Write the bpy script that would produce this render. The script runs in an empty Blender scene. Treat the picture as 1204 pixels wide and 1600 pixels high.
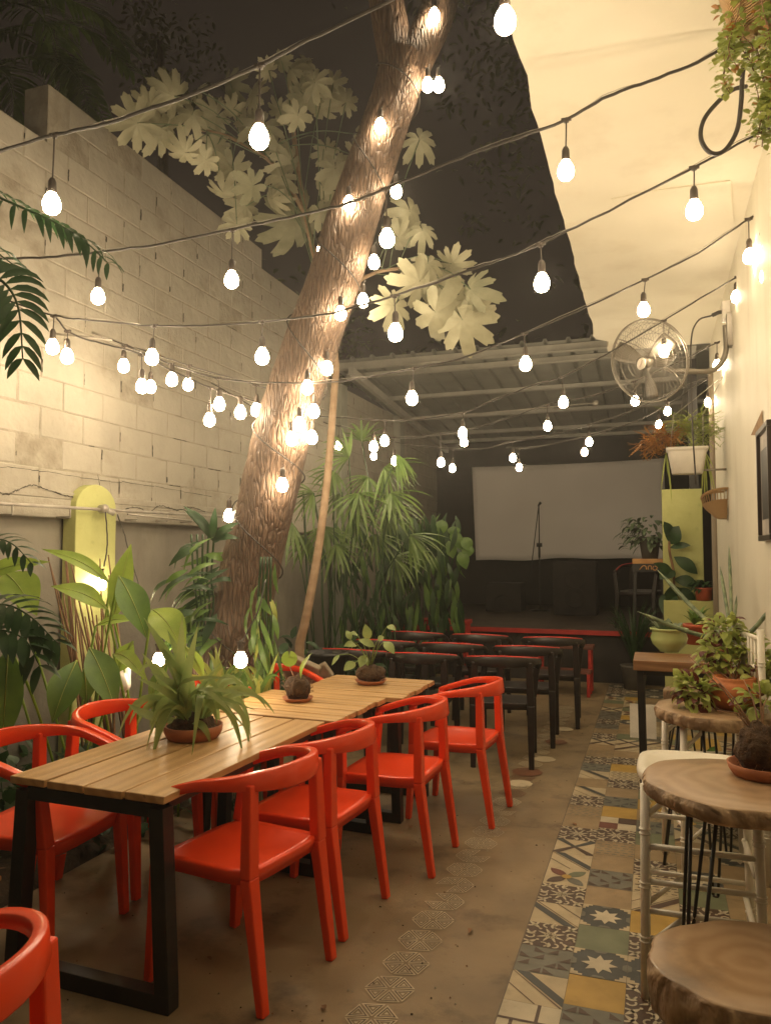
import bpy, math, random
from mathutils import Vector, Matrix, noise
R = math.radians
PI = math.pi
random.seed(11)

# ------------------------------------------------------------------ camera, world, exposure
EYE = 1.55
YAW, PITCH, FOC = R(19.2), R(3.1), 1200.0
sc = bpy.context.scene
cam_d = bpy.data.cameras.new('camera')
cam = bpy.data.objects.new('camera', cam_d)
sc.collection.objects.link(cam)
cam.location = (0, 0, EYE)
cam.rotation_euler = (PI/2+PITCH, 0, YAW)
cam_d.sensor_fit = 'VERTICAL'; cam_d.sensor_height = 36.0; cam_d.lens = 36.0*FOC/1600
cam_d.clip_start = 0.05; cam_d.clip_end = 500
sc.camera = cam

w = bpy.data.worlds.new("World"); sc.world = w; w.use_nodes = True
nt = w.node_tree; bg = nt.nodes['Background']
# night sky over a town: the sky texture with the sun far below, plus the even brown glow of street light
sky = nt.nodes.new('ShaderNodeTexSky'); sky.sky_type = 'NISHITA'; sky.sun_disc = False
sky.sun_elevation = R(-11); sky.sun_rotation = R(140)
mul = nt.nodes.new('ShaderNodeMixRGB'); mul.blend_type = 'ADD'; mul.inputs[0].default_value = 1
mul.inputs[2].default_value = (0.50, 0.355, 0.26, 1)
nt.links.new(sky.outputs[0], mul.inputs[1]); nt.links.new(mul.outputs[0], bg.inputs[0])
bg.inputs[1].default_value = 0.022
sc.view_settings.view_transform = 'Standard'; sc.view_settings.look = 'None'
sc.view_settings.gamma = 1; sc.view_settings.exposure = 0.62
sc.render.engine = 'CYCLES'
cy = sc.cycles
cy.use_light_tree = True; cy.max_bounces = 6; cy.diffuse_bounces = 4; cy.glossy_bounces = 3
cy.transmission_bounces = 3; cy.transparent_max_bounces = 6; cy.caustics_reflective = False; cy.caustics_refractive = False
cy.use_denoising = True; cy.sample_clamp_indirect = 4
BULB = 62.0       # radiance of one lit bulb

# ------------------------------------------------------------------ reading points
CF = Vector((-math.sin(YAW)*math.cos(PITCH), math.cos(YAW)*math.cos(PITCH), math.sin(PITCH)))
CR = Vector((math.cos(YAW), math.sin(YAW), 0))
CU = CR.cross(CF)
O = Vector((0, 0, EYE))
def ray(px, py): return CF + CR*((px-602)/FOC) - CU*((py-800)/FOC)
def onY(px, py, Y, s=0.0):
    d = ray(px, py); return O + d*(Y/(d.y-s*d.x))
def onX(px, py, X):
    d = ray(px, py); return O + d*(X/d.x)
def onZ(px, py, Z):
    d = ray(px, py); return O + d*((Z-EYE)/d.z)
def onD(px, py, D): return O + ray(px, py)*D

# ------------------------------------------------------------------ materials
MATS = {}
def mat(name, c1, c2=None, scale=6.0, rough=0.6, bump=0.0, bscale=None, metal=0.0, detail=4.0, spec=0.5,
        trans=0.0, coat=0.0, stretch=(1,1,1), contrast=(0.35,0.65), rough2=None):
    m = bpy.data.materials.new(name); m.use_nodes = True
    N, L = m.node_tree.nodes, m.node_tree.links
    b = N['Principled BSDF']
    c2 = c2 or tuple(x*0.8 for x in c1)
    tc = N.new('ShaderNodeTexCoord'); mp = N.new('ShaderNodeMapping'); mp.inputs['Scale'].default_value = stretch
    L.new(tc.outputs['Object'], mp.inputs[0])
    nz = N.new('ShaderNodeTexNoise'); nz.inputs['Scale'].default_value = scale; nz.inputs['Detail'].default_value = detail
    L.new(mp.outputs[0], nz.inputs['Vector'])
    rp = N.new('ShaderNodeValToRGB')
    rp.color_ramp.elements[0].position = contrast[0]; rp.color_ramp.elements[1].position = contrast[1]
    rp.color_ramp.elements[0].color = (*c1, 1); rp.color_ramp.elements[1].color = (*c2, 1)
    L.new(nz.outputs['Fac'], rp.inputs[0]); L.new(rp.outputs[0], b.inputs['Base Color'])
    b.inputs['Roughness'].default_value = rough; b.inputs['Metallic'].default_value = metal
    b.inputs['Specular IOR Level'].default_value = spec
    if coat: b.inputs['Coat Weight'].default_value = coat
    if rough2 is not None:
        mr = N.new('ShaderNodeMapRange'); mr.inputs[3].default_value = rough; mr.inputs[4].default_value = rough2
        L.new(nz.outputs['Fac'], mr.inputs[0]); L.new(mr.outputs[0], b.inputs['Roughness'])
    if bump:
        n2 = N.new('ShaderNodeTexNoise'); n2.inputs['Scale'].default_value = bscale or scale*3; n2.inputs['Detail'].default_value = 6
        L.new(mp.outputs[0], n2.inputs['Vector'])
        bp = N.new('ShaderNodeBump'); bp.inputs['Strength'].default_value = bump; bp.inputs['Distance'].default_value = 0.01
        L.new(n2.outputs['Fac'], bp.inputs['Height']); L.new(bp.outputs[0], b.inputs['Normal'])
    if trans:
        tr = N.new('ShaderNodeBsdfTranslucent'); L.new(rp.outputs[0], tr.inputs[0])
        mx = N.new('ShaderNodeMixShader'); mx.inputs[0].default_value = trans
        L.new(b.outputs[0], mx.inputs[1]); L.new(tr.outputs[0], mx.inputs[2])
        L.new(mx.outputs[0], N['Material Output'].inputs[0])
    MATS[name] = m
    return m

def wave_mat(name, c1, c2, kind='BANDS', axis='Y', scale=8, dist=6, rough=0.5, bump=0.3, stretch=(1,1,1), c3=None, nscale=3.0):
    m = bpy.data.materials.new(name); m.use_nodes = True
    N, L = m.node_tree.nodes, m.node_tree.links; b = N['Principled BSDF']
    tc = N.new('ShaderNodeTexCoord'); mp = N.new('ShaderNodeMapping'); mp.inputs['Scale'].default_value = stretch
    L.new(tc.outputs['Object'], mp.inputs[0])
    wv = N.new('ShaderNodeTexWave'); wv.wave_type = kind
    if kind == 'BANDS': wv.bands_direction = axis
    else: wv.rings_direction = axis
    wv.inputs['Scale'].default_value = scale; wv.inputs['Distortion'].default_value = dist
    wv.inputs['Detail'].default_value = 4; wv.inputs['Detail Scale'].default_value = 1.4
    L.new(mp.outputs[0], wv.inputs['Vector'])
    rp = N.new('ShaderNodeValToRGB'); rp.color_ramp.elements[0].color = (*c1, 1); rp.color_ramp.elements[1].color = (*c2, 1)
    L.new(wv.outputs['Fac'], rp.inputs[0])
    nz = N.new('ShaderNodeTexNoise'); nz.inputs['Scale'].default_value = nscale; nz.inputs['Detail'].default_value = 5
    L.new(tc.outputs['Object'], nz.inputs['Vector'])
    mx = N.new('ShaderNodeMixRGB'); mx.inputs[2].default_value = (*(c3 or c1), 1)
    r2 = N.new('ShaderNodeMapRange'); r2.inputs[1].default_value = 0.45; r2.inputs[2].default_value = 0.75; r2.inputs[4].default_value = 0.8
    L.new(nz.outputs['Fac'], r2.inputs[0]); L.new(r2.outputs[0], mx.inputs[0])
    L.new(rp.outputs[0], mx.inputs[1]); L.new(mx.outputs[0], b.inputs['Base Color'])
    b.inputs['Roughness'].default_value = rough
    bp = N.new('ShaderNodeBump'); bp.inputs['Strength'].default_value = bump; bp.inputs['Distance'].default_value = 0.01
    L.new(wv.outputs['Fac'], bp.inputs['Height']); L.new(bp.outputs[0], b.inputs['Normal'])
    MATS[name] = m
    return m

def emit(name, col, s):
    m = bpy.data.materials.new(name); m.use_nodes = True
    b = m.node_tree.nodes['Principled BSDF']
    b.inputs['Base Color'].default_value = (*col, 1); b.inputs['Emission Color'].default_value = (*col, 1)
    b.inputs['Emission Strength'].default_value = s
    MATS[name] = m
    return m

def blend_dirt(m, col, scale, lo, hi, stretch=(1,1,1)):
    """Stains with a shape of their own over a material's colour."""
    N, L = m.node_tree.nodes, m.node_tree.links; b = N['Principled BSDF']
    src = b.inputs['Base Color'].links[0].from_socket
    tc = N.new('ShaderNodeTexCoord'); mp = N.new('ShaderNodeMapping'); mp.inputs['Scale'].default_value = stretch
    nz = N.new('ShaderNodeTexNoise'); nz.inputs['Scale'].default_value = scale; nz.inputs['Detail'].default_value = 8
    nz.inputs['Roughness'].default_value = 0.65
    mr = N.new('ShaderNodeMapRange'); mr.inputs[1].default_value = lo; mr.inputs[2].default_value = hi
    mx = N.new('ShaderNodeMixRGB'); mx.inputs[2].default_value = (*col, 1)
    L.new(tc.outputs['Object'], mp.inputs[0]); L.new(mp.outputs[0], nz.inputs['Vector']); L.new(nz.outputs['Fac'], mr.inputs[0])
    L.new(mr.outputs[0], mx.inputs[0]); L.new(src, mx.inputs[1]); L.new(mx.outputs[0], b.inputs['Base Color'])
    return m

m_block = blend_dirt(mat('painted block', (.395,.365,.30), (.33,.305,.25), scale=2.5, rough=.85, bump=1.0, bscale=16), (.27,.24,.18), 3.0, .54, .74)
m_mortar = mat('mortar', (.35,.32,.255), (.25,.22,.17), scale=9, rough=.95, bump=1.0, bscale=30)
m_gap = mat('open joint', (.035,.03,.022), rough=1)
m_plaster = blend_dirt(mat('lower plaster', (.28,.26,.21), (.22,.20,.17), scale=2.2, rough=.9, bump=.5, bscale=20), (.15,.14,.11), 1.7, .52, .75, (1,1,.4))
m_plaster2 = blend_dirt(mat('grey plaster', (.33,.33,.28), (.26,.27,.22), scale=1.6, rough=.9, bump=.4, bscale=18), (.17,.18,.13), 1.3, .5, .75, (1,1,.35))
m_lime = blend_dirt(mat('lime paint', (.48,.49,.19), (.42,.43,.155), scale=5, rough=.7, bump=.35, bscale=22), (.24,.27,.10), 6, .6, .75)
m_cream = blend_dirt(mat('cream wall paint', (.74,.70,.58), (.66,.62,.50), scale=1.4, rough=.55, bump=.25, bscale=10), (.46,.40,.29), 1.6, .53, .80, (1,1,.16))
m_soffit = blend_dirt(mat('soffit paint', (.76,.72,.60), (.70,.66,.54), scale=1.2, rough=.8, bump=.2, bscale=14), (.60,.54,.42), 1.5, .52, .78)
m_floor = blend_dirt(mat('smooth concrete', (.185,.135,.076), (.285,.21,.122), scale=2.6, rough=.42, bump=.25, bscale=14, rough2=.7, contrast=(.3,.7)), (.10,.07,.042), 3.4, .53, .72)
m_soil = mat('soil', (.035,.025,.016), (.07,.05,.03), scale=14, rough=1, bump=1.5, bscale=40)
m_red = mat('red plastic', (.84,.070,.016), (.82,.066,.015), scale=7, rough=.21, bump=0, rough2=.27, contrast=(.15,.85), detail=2)
m_blk = mat('black plastic', (.012,.008,.007), (.018,.011,.010), scale=3, rough=.33, bump=.04)
m_redrim = mat('red rim', (.75,.04,.02), (.45,.02,.012), scale=12, rough=.35)
m_steel = mat('black steel', (.012,.011,.011), (.02,.018,.017), scale=10, rough=.42, bump=.08)
m_stage = mat('black stage board', (.018,.014,.013), (.03,.024,.02), scale=4, rough=.6, bump=.2)
m_stagetop = mat('dark stage top', (.05,.036,.028), (.085,.06,.045), scale=3, rough=.5, bump=.2)
m_black = mat('black cloth', (.013,.010,.009), (.022,.017,.015), scale=4, rough=.9, bump=.4)
m_redpaint = mat('red painted board', (.45,.03,.02), (.34,.02,.015), scale=6, rough=.5)
m_brownred = mat('worn brown board', (.16,.05,.03), (.10,.035,.022), scale=5, rough=.5)
m_screen = mat('screen cloth', (.84,.80,.77), (.78,.74,.71), scale=1.2, rough=.85, bump=.08)
m_roof = mat('painted roof sheet', (.27,.275,.245), (.21,.215,.19), scale=3, rough=.5, bump=.1)
m_purlin = mat('grey purlin paint', (.42,.41,.36), (.34,.33,.29), scale=5, rough=.55, bump=.1)
m_pipe = mat('galvanised pipe', (.45,.42,.36), (.33,.30,.26), scale=9, rough=.4, metal=.3, bump=.1)
m_rubber = mat('black cable', (.03,.025,.02), (.04,.034,.028), scale=20, rough=.5)
m_wirerope = mat('steel wire', (.4,.37,.32), rough=.35, metal=.8)
def bark_mat():
    m = bpy.data.materials.new('ridged bark'); m.use_nodes = True
    N, L = m.node_tree.nodes, m.node_tree.links; b = N['Principled BSDF']
    tc = N.new('ShaderNodeTexCoord')
    wn = N.new('ShaderNodeTexNoise'); wn.inputs['Scale'].default_value = 7; wn.inputs['Detail'].default_value = 4
    L.new(tc.outputs['Object'], wn.inputs['Vector'])
    ad = N.new('ShaderNodeVectorMath'); ad.operation = 'MULTIPLY_ADD'; ad.inputs[1].default_value = (.03,.03,.12)
    L.new(wn.outputs['Color'], ad.inputs[0]); L.new(tc.outputs['Object'], ad.inputs[2])
    mp = N.new('ShaderNodeMapping'); mp.inputs['Scale'].default_value = (1,1,.13); mp.inputs['Rotation'].default_value = (0, R(16), 0)
    L.new(ad.outputs[0], mp.inputs[0])
    vo = N.new('ShaderNodeTexVoronoi'); vo.feature = 'DISTANCE_TO_EDGE'; vo.inputs['Scale'].default_value = 44
    L.new(mp.outputs[0], vo.inputs['Vector'])
    mr = N.new('ShaderNodeMapRange'); mr.inputs[1].default_value = 0; mr.inputs[2].default_value = .22
    L.new(vo.outputs['Distance'], mr.inputs[0])
    fn_ = N.new('ShaderNodeTexNoise'); fn_.inputs['Scale'].default_value = 60; fn_.inputs['Detail'].default_value = 5
    L.new(mp.outputs[0], fn_.inputs['Vector'])
    mu = N.new('ShaderNodeMath'); mu.operation = 'MULTIPLY_ADD'; mu.inputs[1].default_value = .5
    L.new(fn_.outputs['Fac'], mu.inputs[0]); L.new(mr.outputs[0], mu.inputs[2])
    rp = N.new('ShaderNodeValToRGB'); e = rp.color_ramp.elements
    e[0].position = .25; e[0].color = (.075,.047,.031,1); e[1].position = 1.0; e[1].color = (.155,.10,.066,1)
    e2 = rp.color_ramp.elements.new(.55); e2.color = (.112,.071,.046,1)
    L.new(mu.outputs[0], rp.inputs[0]); L.new(rp.outputs[0], b.inputs['Base Color']); b.inputs['Roughness'].default_value = .6
    bp = N.new('ShaderNodeBump'); bp.inputs['Strength'].default_value = 1; bp.inputs['Distance'].default_value = .008
    L.new(mu.outputs[0], bp.inputs['Height']); L.new(bp.outputs[0], b.inputs['Normal'])
    return m
m_bark = blend_dirt(bark_mat(), (.16,.12,.085), 4, .58, .8)
m_stem = blend_dirt(mat('papaya stem', (.26,.175,.105), (.35,.25,.16), scale=6, rough=.75, bump=.5, bscale=20, stretch=(1,1,3)), (.22,.14,.085), 5, .52, .75, (1,1,2.5))
m_wood = {}
for k, ax in (('x', (.25,6,6)), ('y', (6,.25,6))):
    m = wave_mat('table wood '+k, (.42,.25,.10), (.54,.34,.15), 'BANDS', 'DIAGONAL', 1.6, 5, .45, .12, ax, (.40,.22,.08), 2.2)
    blend_dirt(m, (.13,.065,.025), 1.1, .66, .72, tuple(a*1.4 for a in ax)); m_wood[k] = m
m_walnut = wave_mat('brown plank wood', (.20,.10,.045), (.30,.16,.075), 'BANDS', 'DIAGONAL', 2.5, 5, .4, .1, (.4,5,5))
m_logtop = blend_dirt(wave_mat('log end grain', (.44,.30,.18), (.37,.24,.135), 'RINGS', 'Z', 5, 5.5, .33, .04, (1,1,1), (.30,.20,.12), 3.0), (.17,.125,.09), 3.2, .50, .72)
m_logbark = wave_mat('log bark', (.20,.13,.075), (.44,.31,.19), 'BANDS', 'DIAGONAL', 7, 9, .65, .9, (1,1,.5), (.26,.15,.07), 8)
m_white = mat('white lacquer', (.78,.74,.64), (.72,.68,.58), scale=8, rough=.35, bump=.05)
m_whiteplastic = mat('white plastic', (.78,.74,.66), rough=.4)
m_terra = mat('terracotta', (.42,.16,.07), (.32,.11,.05), scale=12, rough=.75, bump=.3)
m_orange = mat('orange clay', (.58,.20,.06), (.45,.14,.045), scale=7, rough=.6, bump=.3)
m_redpot = mat('red pot plastic', (.45,.09,.035), rough=.45)
m_greenpot = mat('pale green glaze', (.44,.52,.22), (.38,.46,.18), scale=6, rough=.25)
m_greypot = mat('dark grey pot', (.07,.065,.055), (.10,.09,.075), scale=5, rough=.7)
m_moss = mat('root ball', (.05,.028,.016), (.11,.065,.035), scale=30, rough=1, bump=2, bscale=60)
m_wicker = wave_mat('wicker', (.34,.19,.07), (.58,.37,.16), 'BANDS', 'Z', 45, 2, .6, .8, (1,1,1), (.44,.26,.1), 12)
m_frame = mat('dark picture frame', (.03,.02,.015), rough=.3)
m_mount = mat('picture paper', (.50,.46,.40), (.30,.27,.24), scale=5, rough=.5)
m_chrome = mat('fan wire chrome', (.34,.31,.26), rough=.35, metal=.6)
m_fan = mat('fan grey metal', (.20,.18,.145), (.16,.14,.11), scale=6, rough=.4, metal=.4)
m_badge = mat('fan badge', (.75,.70,.60), rough=.4)
m_badgeink = mat('badge ink', (.25,.08,.04), rough=.5)
m_brass = mat('lamp socket', (.06,.045,.035), rough=.45)
m_bulb = emit('lit bulb', (1.0, .79, .52), BULB)
m_bulbs = emit('dim lit bulb', (1.0, .76, .46), BULB*0.45)
def leafm(name, c1, c2=None, **k):
    a = dict(scale=9, rough=.42, trans=.28, bump=.15, bscale=25); a.update(k)
    return mat(name, c1, c2 or tuple(x*.7 for x in c1), **a)
l_pale2 = leafm('darker papaya leaf', (.26,.26,.17), (.19,.195,.12), rough=.6, trans=.3)  # darker leaf tone, given to some leaves at random
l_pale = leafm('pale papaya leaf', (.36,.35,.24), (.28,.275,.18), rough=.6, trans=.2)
l_lime = leafm('lime leaf', (.34,.47,.08), (.25,.37,.06), trans=.5)
l_mid = leafm('mid green leaf', (.14,.25,.05), (.09,.18,.04), trans=.35)
l_dark = leafm('dark green leaf', (.035,.085,.025), (.02,.055,.018))
l_dim = leafm('canopy leaf', (.13,.14,.06), (.09,.10,.045), rough=.85, trans=.4)
l_bamboo = leafm('bamboo palm leaf', (.15,.23,.06), (.09,.16,.04))
l_strap = leafm('strap leaf', (.34,.42,.15), (.22,.32,.10), trans=.4)
l_grey = leafm('grey green leaf', (.16,.21,.12), (.10,.15,.08))
l_yel = leafm('fern yellow green', (.42,.48,.12), (.31,.38,.09), trans=.35)
l_gold = leafm('fern orange brown', (.50,.24,.05), (.36,.15,.03))
l_maroon = leafm('maroon leaf', (.13,.02,.015), (.08,.015,.012))
l_snake = mat('snake plant', (.19,.24,.13), (.09,.13,.07), scale=16, rough=.45, stretch=(1,1,1), contrast=(.45,.55))
l_dry = mat('dry stem', (.26,.14,.07), (.15,.08,.04), scale=12, rough=.8)

# ------------------------------------------------------------------ mesh builder
class MB:
    def __init__(s): s.v = []; s.f = []; s.m = []; s.sm = []
    def add(s, vs, fs, mi=0, smooth=False):
        b = len(s.v); s.v += [tuple(v) for v in vs]
        for f in fs: s.f.append(tuple(i+b for i in f)); s.m.append(mi); s.sm.append(smooth)
        return s
    def box(s, c, size, mi=0, rot=None, taper=1.0):
        hx, hy, hz = (a/2 for a in size); c = Vector(c); vs = []
        for z in (-1, 1):
            t = taper if z > 0 else 1
            for x, y in ((-1,-1),(1,-1),(1,1),(-1,1)):
                p = Vector((x*hx*t, y*hy*t, z*hz))
                if rot is not None: p = rot @ p
                vs.append(c+p)
        return s.add(vs, [(3,2,1,0),(4,5,6,7),(0,1,5,4),(1,2,6,5),(2,3,7,6),(3,0,4,7)], mi)
    def bar(s, a, b, w, h=None, mi=0, up=(0,0,1), w2=None, h2=None):
        a, b = Vector(a), Vector(b); d = (b-a).normalized(); u = Vector(up)
        if abs(d.dot(u)) > .98: u = Vector((0,1,0))
        r = d.cross(u).normalized(); u = r.cross(d); h = h or w; w2 = w2 or w; h2 = h2 or h; vs = []
        for p, ww, hh in ((a,w,h),(b,w2,h2)):
            for x, y in ((-1,-1),(1,-1),(1,1),(-1,1)): vs.append(p + r*(x*ww/2) + u*(y*hh/2))
        return s.add(vs, [(3,2,1,0),(4,5,6,7),(0,1,5,4),(1,2,6,5),(2,3,7,6),(3,0,4,7)], mi)
    def tube(s, pts, rad, n=6, mi=0, cap=True, smooth=True):
        pts = [Vector(p) for p in pts]; k = len(pts)
        if not isinstance(rad, (list, tuple)): rad = [rad]*k
        vs = []; ref = None
        for i, p in enumerate(pts):
            d = (pts[min(i+1,k-1)]-pts[max(i-1,0)])
            d = d.normalized() if d.length > 1e-9 else Vector((0,0,1))
            if ref is None: ref = Vector((0,0,1)) if abs(d.z) < .9 else Vector((1,0,0))
            r = d.cross(ref).normalized(); ref = r.cross(d).normalized()
            for j in range(n):
                a = 2*PI*j/n; vs.append(p + (r*math.cos(a)+ref*math.sin(a))*rad[i])
        fs = [(i*n+j, i*n+(j+1)%n, (i+1)*n+(j+1)%n, (i+1)*n+j) for i in range(k-1) for j in range(n)]
        if cap: fs += [tuple(range(n-1,-1,-1)), tuple((k-1)*n+j for j in range(n))]
        return s.add(vs, fs, mi, smooth)
    def lathe(s, prof, c=(0,0,0), n=20, mi=0, sx=1, sy=1, rot=None, smooth=True, cap=False):
        c = Vector(c); vs = []; k = len(prof)
        for r, z in prof:
            for j in range(n):
                a = 2*PI*j/n; p = Vector((r*sx*math.cos(a), r*sy*math.sin(a), z))
                if rot is not None: p = rot @ p
                vs.append(c+p)
        fs = [(i*n+j, i*n+(j+1)%n, (i+1)*n+(j+1)%n, (i+1)*n+j) for i in range(k-1) for j in range(n)]
        if cap: fs += [tuple(range(n-1,-1,-1)), tuple((k-1)*n+j for j in range(n))]
        return s.add(vs, fs, mi, smooth)
    def prism(s, poly, z0, z1, mi=0):
        n = len(poly); vs = [(x,y,z0) for x,y in poly]+[(x,y,z1) for x,y in poly]
        return s.add(vs, [tuple(range(n-1,-1,-1)), tuple(range(n,2*n))]+[(i,(i+1)%n,n+(i+1)%n,n+i) for i in range(n)], mi)
    def leaf(s, base, d, up, L, W, droop=.3, mi=0, n=6, fold=.18, peak=.42, tip=1.0, twist=0.0):
        """A blade: two strips either side of a midrib, bending down towards its tip."""
        base = Vector(base); d = Vector(d).normalized(); up = Vector(up)
        if abs(d.dot(up.normalized())) > .97: up = Vector((d.y, -d.x, .3))
        r = d.cross(up).normalized(); u = r.cross(d).normalized(); p = base.copy(); vs = []
        for i in range(n+1):
            t = i/n
            wd = W*.5*math.sin(PI*min(1,t**(math.log(.5)/math.log(peak))))**.8 if 0 < t < 1 else W*.02
            q = Matrix.Rotation(twist*t, 3, d) @ r
            vs += [p - q*wd + u*wd*fold, p, p + q*wd + u*wd*fold]
            dd = (d + Vector((0,0,-1))*droop*(t**1.3)*1.8).normalized()
            p = p + dd*(L/n)
            r2 = dd.cross(u)
            if r2.length > .05: r = r2.normalized(); u = r.cross(dd).normalized()
        fs = []
        for i in range(n):
            a = i*3; fs += [(a,a+1,a+4,a+3),(a+1,a+2,a+5,a+4)]
        return s.add(vs, fs, mi, True)
    def palmate(s, c, nrm, d, Rr, lobes=8, mi=0, droop=.35, depth=.55, sub=0.12):
        """A big hand-shaped leaf: deep lobes with smaller side lobes; c is where the stalk meets it."""
        c = Vector(c); nrm = Vector(nrm).normalized(); d = Vector(d); d = (d - nrm*d.dot(nrm)).normalized(); q = nrm.cross(d)
        A = 24*lobes; vs = [c]; rings = (.22, .45, .72, 1.0); open_ = .12
        ph = random.uniform(-.2,.2); sc_ = [random.uniform(.85,1.1) for _ in range(lobes)]
        for kk in rings:
            for j in range(A+1):
                t = j/A; a = (-PI + open_) + t*(2*PI-2*open_)
                x = t*lobes; li = min(int(x), lobes-1); f = x-li
                e = abs(math.sin(PI*f))
                e = 1-abs(2*f-1)**1.15
                shape = (1-depth) + depth*(e**.9)
                # a pair of shoulder points on every lobe
                for f0 in (.24, .76): shape += sub*max(0, 1-abs(f-f0)/.10)
                size = (.72+.28*math.cos(a/2.0)**2)*sc_[li]
                rr = Rr*size*min(kk, 1)* (shape if kk == 1.0 else min(1, (shape/kk*.92 if kk > .5 else 1)))
                h = -droop*rr*rr/Rr + .02*Rr*math.cos(2*PI*x)*kk
                vs.append(c + d*(rr*math.cos(a)) + q*(rr*math.sin(a)) + nrm*h)
        fs = [(0, 1+j, 2+j) for j in range(A)]
        for k in range(len(rings)-1):
            b0, b1 = 1+k*(A+1), 1+(k+1)*(A+1)
            fs += [(b0+j, b1+j, b1+j+1, b0+j+1) for j in range(A)]
        return s.add(vs, fs, mi, True)
    def build(s, name, mats, parent=None, bevel=0, seg=2, loc=None, rot=None, shade=None):
        me = bpy.data.meshes.new(name); me.from_pydata(s.v, [], s.f)
        if not isinstance(mats, (list, tuple)): mats = [mats]
        for m in mats: me.materials.append(m)
        me.polygons.foreach_set('material_index', s.m)
        sm = s.sm if shade is None else [shade]*len(s.sm)
        me.polygons.foreach_set('use_smooth', sm); me.update()
        o = bpy.data.objects.new(name, me); sc.collection.objects.link(o)
        if parent is not None: o.parent = parent
        if loc is not None: o.location = loc
        if rot is not None: o.rotation_euler = rot
        if bevel:
            b = o.modifiers.new('bevel', 'BEVEL'); b.width = bevel; b.segments = seg; b.limit_method = 'ANGLE'; b.angle_limit = R(40)
            b.harden_normals = False
        return o

def thing(name, label, cat, loc=(0,0,0), rz=0, group=None):
    o = bpy.data.objects.new(name, None); sc.collection.objects.link(o); o.empty_display_size = .1
    o.location = loc; o.rotation_euler = (0,0,rz); o['label'] = label; o['category'] = cat
    if group: o['group'] = group
    return o
def tag(o, label, cat, group=None):
    o['label'] = label; o['category'] = cat
    if group: o['group'] = group
    return o
def struct(o, kind='structure'): o['kind'] = kind; return o
def copy_tree(o, parent=None):
    c = o.copy(); sc.collection.objects.link(c); c.parent = parent
    if parent is not None: c.matrix_parent_inverse = o.matrix_parent_inverse.copy()
    for ch in list(o.children): copy_tree(ch, c)
    return c
def smooth_path(pts, sub=5, jit=0.0):
    pts = [Vector(p) for p in pts]
    if len(pts) < 3: return pts
    P = [pts[0]*2-pts[1]]+pts+[pts[-1]*2-pts[-2]]; out = []
    for i in range(1, len(P)-2):
        a, b, c, d = P[i-1], P[i], P[i+1], P[i+2]
        for k in range(sub):
            t = k/sub
            q = .5*((2*b)+(c-a)*t+(2*a-5*b+4*c-d)*t*t+(3*b-a-3*c+d)*t**3)
            if jit: q = q + Vector((0, random.gauss(0,jit), random.gauss(0,jit)))
            out.append(q)
    out.append(pts[-1]); return out

# ------------------------------------------------------------------ ground, floor, tiles
g = MB(); g.box((0, 6, -.08), (120, 120, .1)); struct(g.build('ground', m_soil))
g = MB(); g.add([(-2.72,-3,0),(.95,-3,0),(.95,9.9,0),(-2.72,9.9,0),(-2.72,-3,-.06),(.95,-3,-.06),(.95,9.9,-.06),(-2.72,9.9,-.06)],
     [(0,1,2,3),(7,6,5,4),(0,4,5,1),(3,2,6,7),(0,3,7,4)]); struct(g.build('floor', m_floor))
g = MB()
NX, NY = 12, 60
vs = [(-3.95+1.35*i/NX+ (0 if i in (0,NX) else random.uniform(-.03,.03)), -3+12.7*j/NY, .03+.09*noise.noise(Vector((i*.5,j*.4,3)))+(.0 if i < NX-1 else -.10)) for j in range(NY+1) for i in range(NX+1)]
g.add(vs, [(j*(NX+1)+i, j*(NX+1)+i+1, (j+1)*(NX+1)+i+1, (j+1)*(NX+1)+i) for j in range(NY) for i in range(NX)], 0, True)
struct(g.build('planting_bed_soil', m_soil))

T_COL = [('tile_cream',(.50,.41,.26)),('tile_ochre',(.46,.29,.055)),('tile_sage',(.17,.19,.11)),('tile_brown',(.085,.048,.03)),
         ('tile_slate',(.165,.16,.125)),('tile_navy',(.06,.062,.058)),('tile_maroon',(.16,.045,.025)),('tile_sand',(.33,.235,.125)),('tile_ivory',(.56,.49,.35)),('tile_grout',(.12,.09,.06))]
TM = [blend_dirt(mat(n, c, tuple(a*.82 for a in c), scale=9, rough=.38, bump=.06, rough2=.55), tuple(a*.55 for a in c), 7, .58, .8) for n, c in T_COL]
CREAM,OCHRE,SAGE,BROWN,SLATE,NAVY,MAROON,SAND,IVORY,GROUT = range(10)
def poly_rot(p, k):
    for _ in range(k): p = [(1-y, x) for x, y in p]
    return p
def petal(cx, cy_, a, L, W, n=7):
    pts = []
    for i in range(n): t = i/(n-1); pts.append((t*L, W*math.sin(PI*t)**.8))
    for i in range(n-2, 0, -1): t = i/(n-1); pts.append((t*L, -W*math.sin(PI*t)**.8))
    return [(cx+x*math.cos(a)-y*math.sin(a), cy_+x*math.sin(a)+y*math.cos(a)) for x, y in pts]
def disc(cx, cy_, r, n=10): return [(cx+r*math.cos(2*PI*i/n), cy_+r*math.sin(2*PI*i/n)) for i in range(n)]
def arcband(cx, cy_, r0, r1, a0, a1, n=8):
    return [(cx+r1*math.cos(a0+(a1-a0)*i/n), cy_+r1*math.sin(a0+(a1-a0)*i/n)) for i in range(n+1)] + \
           [(cx+r0*math.cos(a1-(a1-a0)*i/n), cy_+r0*math.sin(a1-(a1-a0)*i/n)) for i in range(n+1)]
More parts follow.
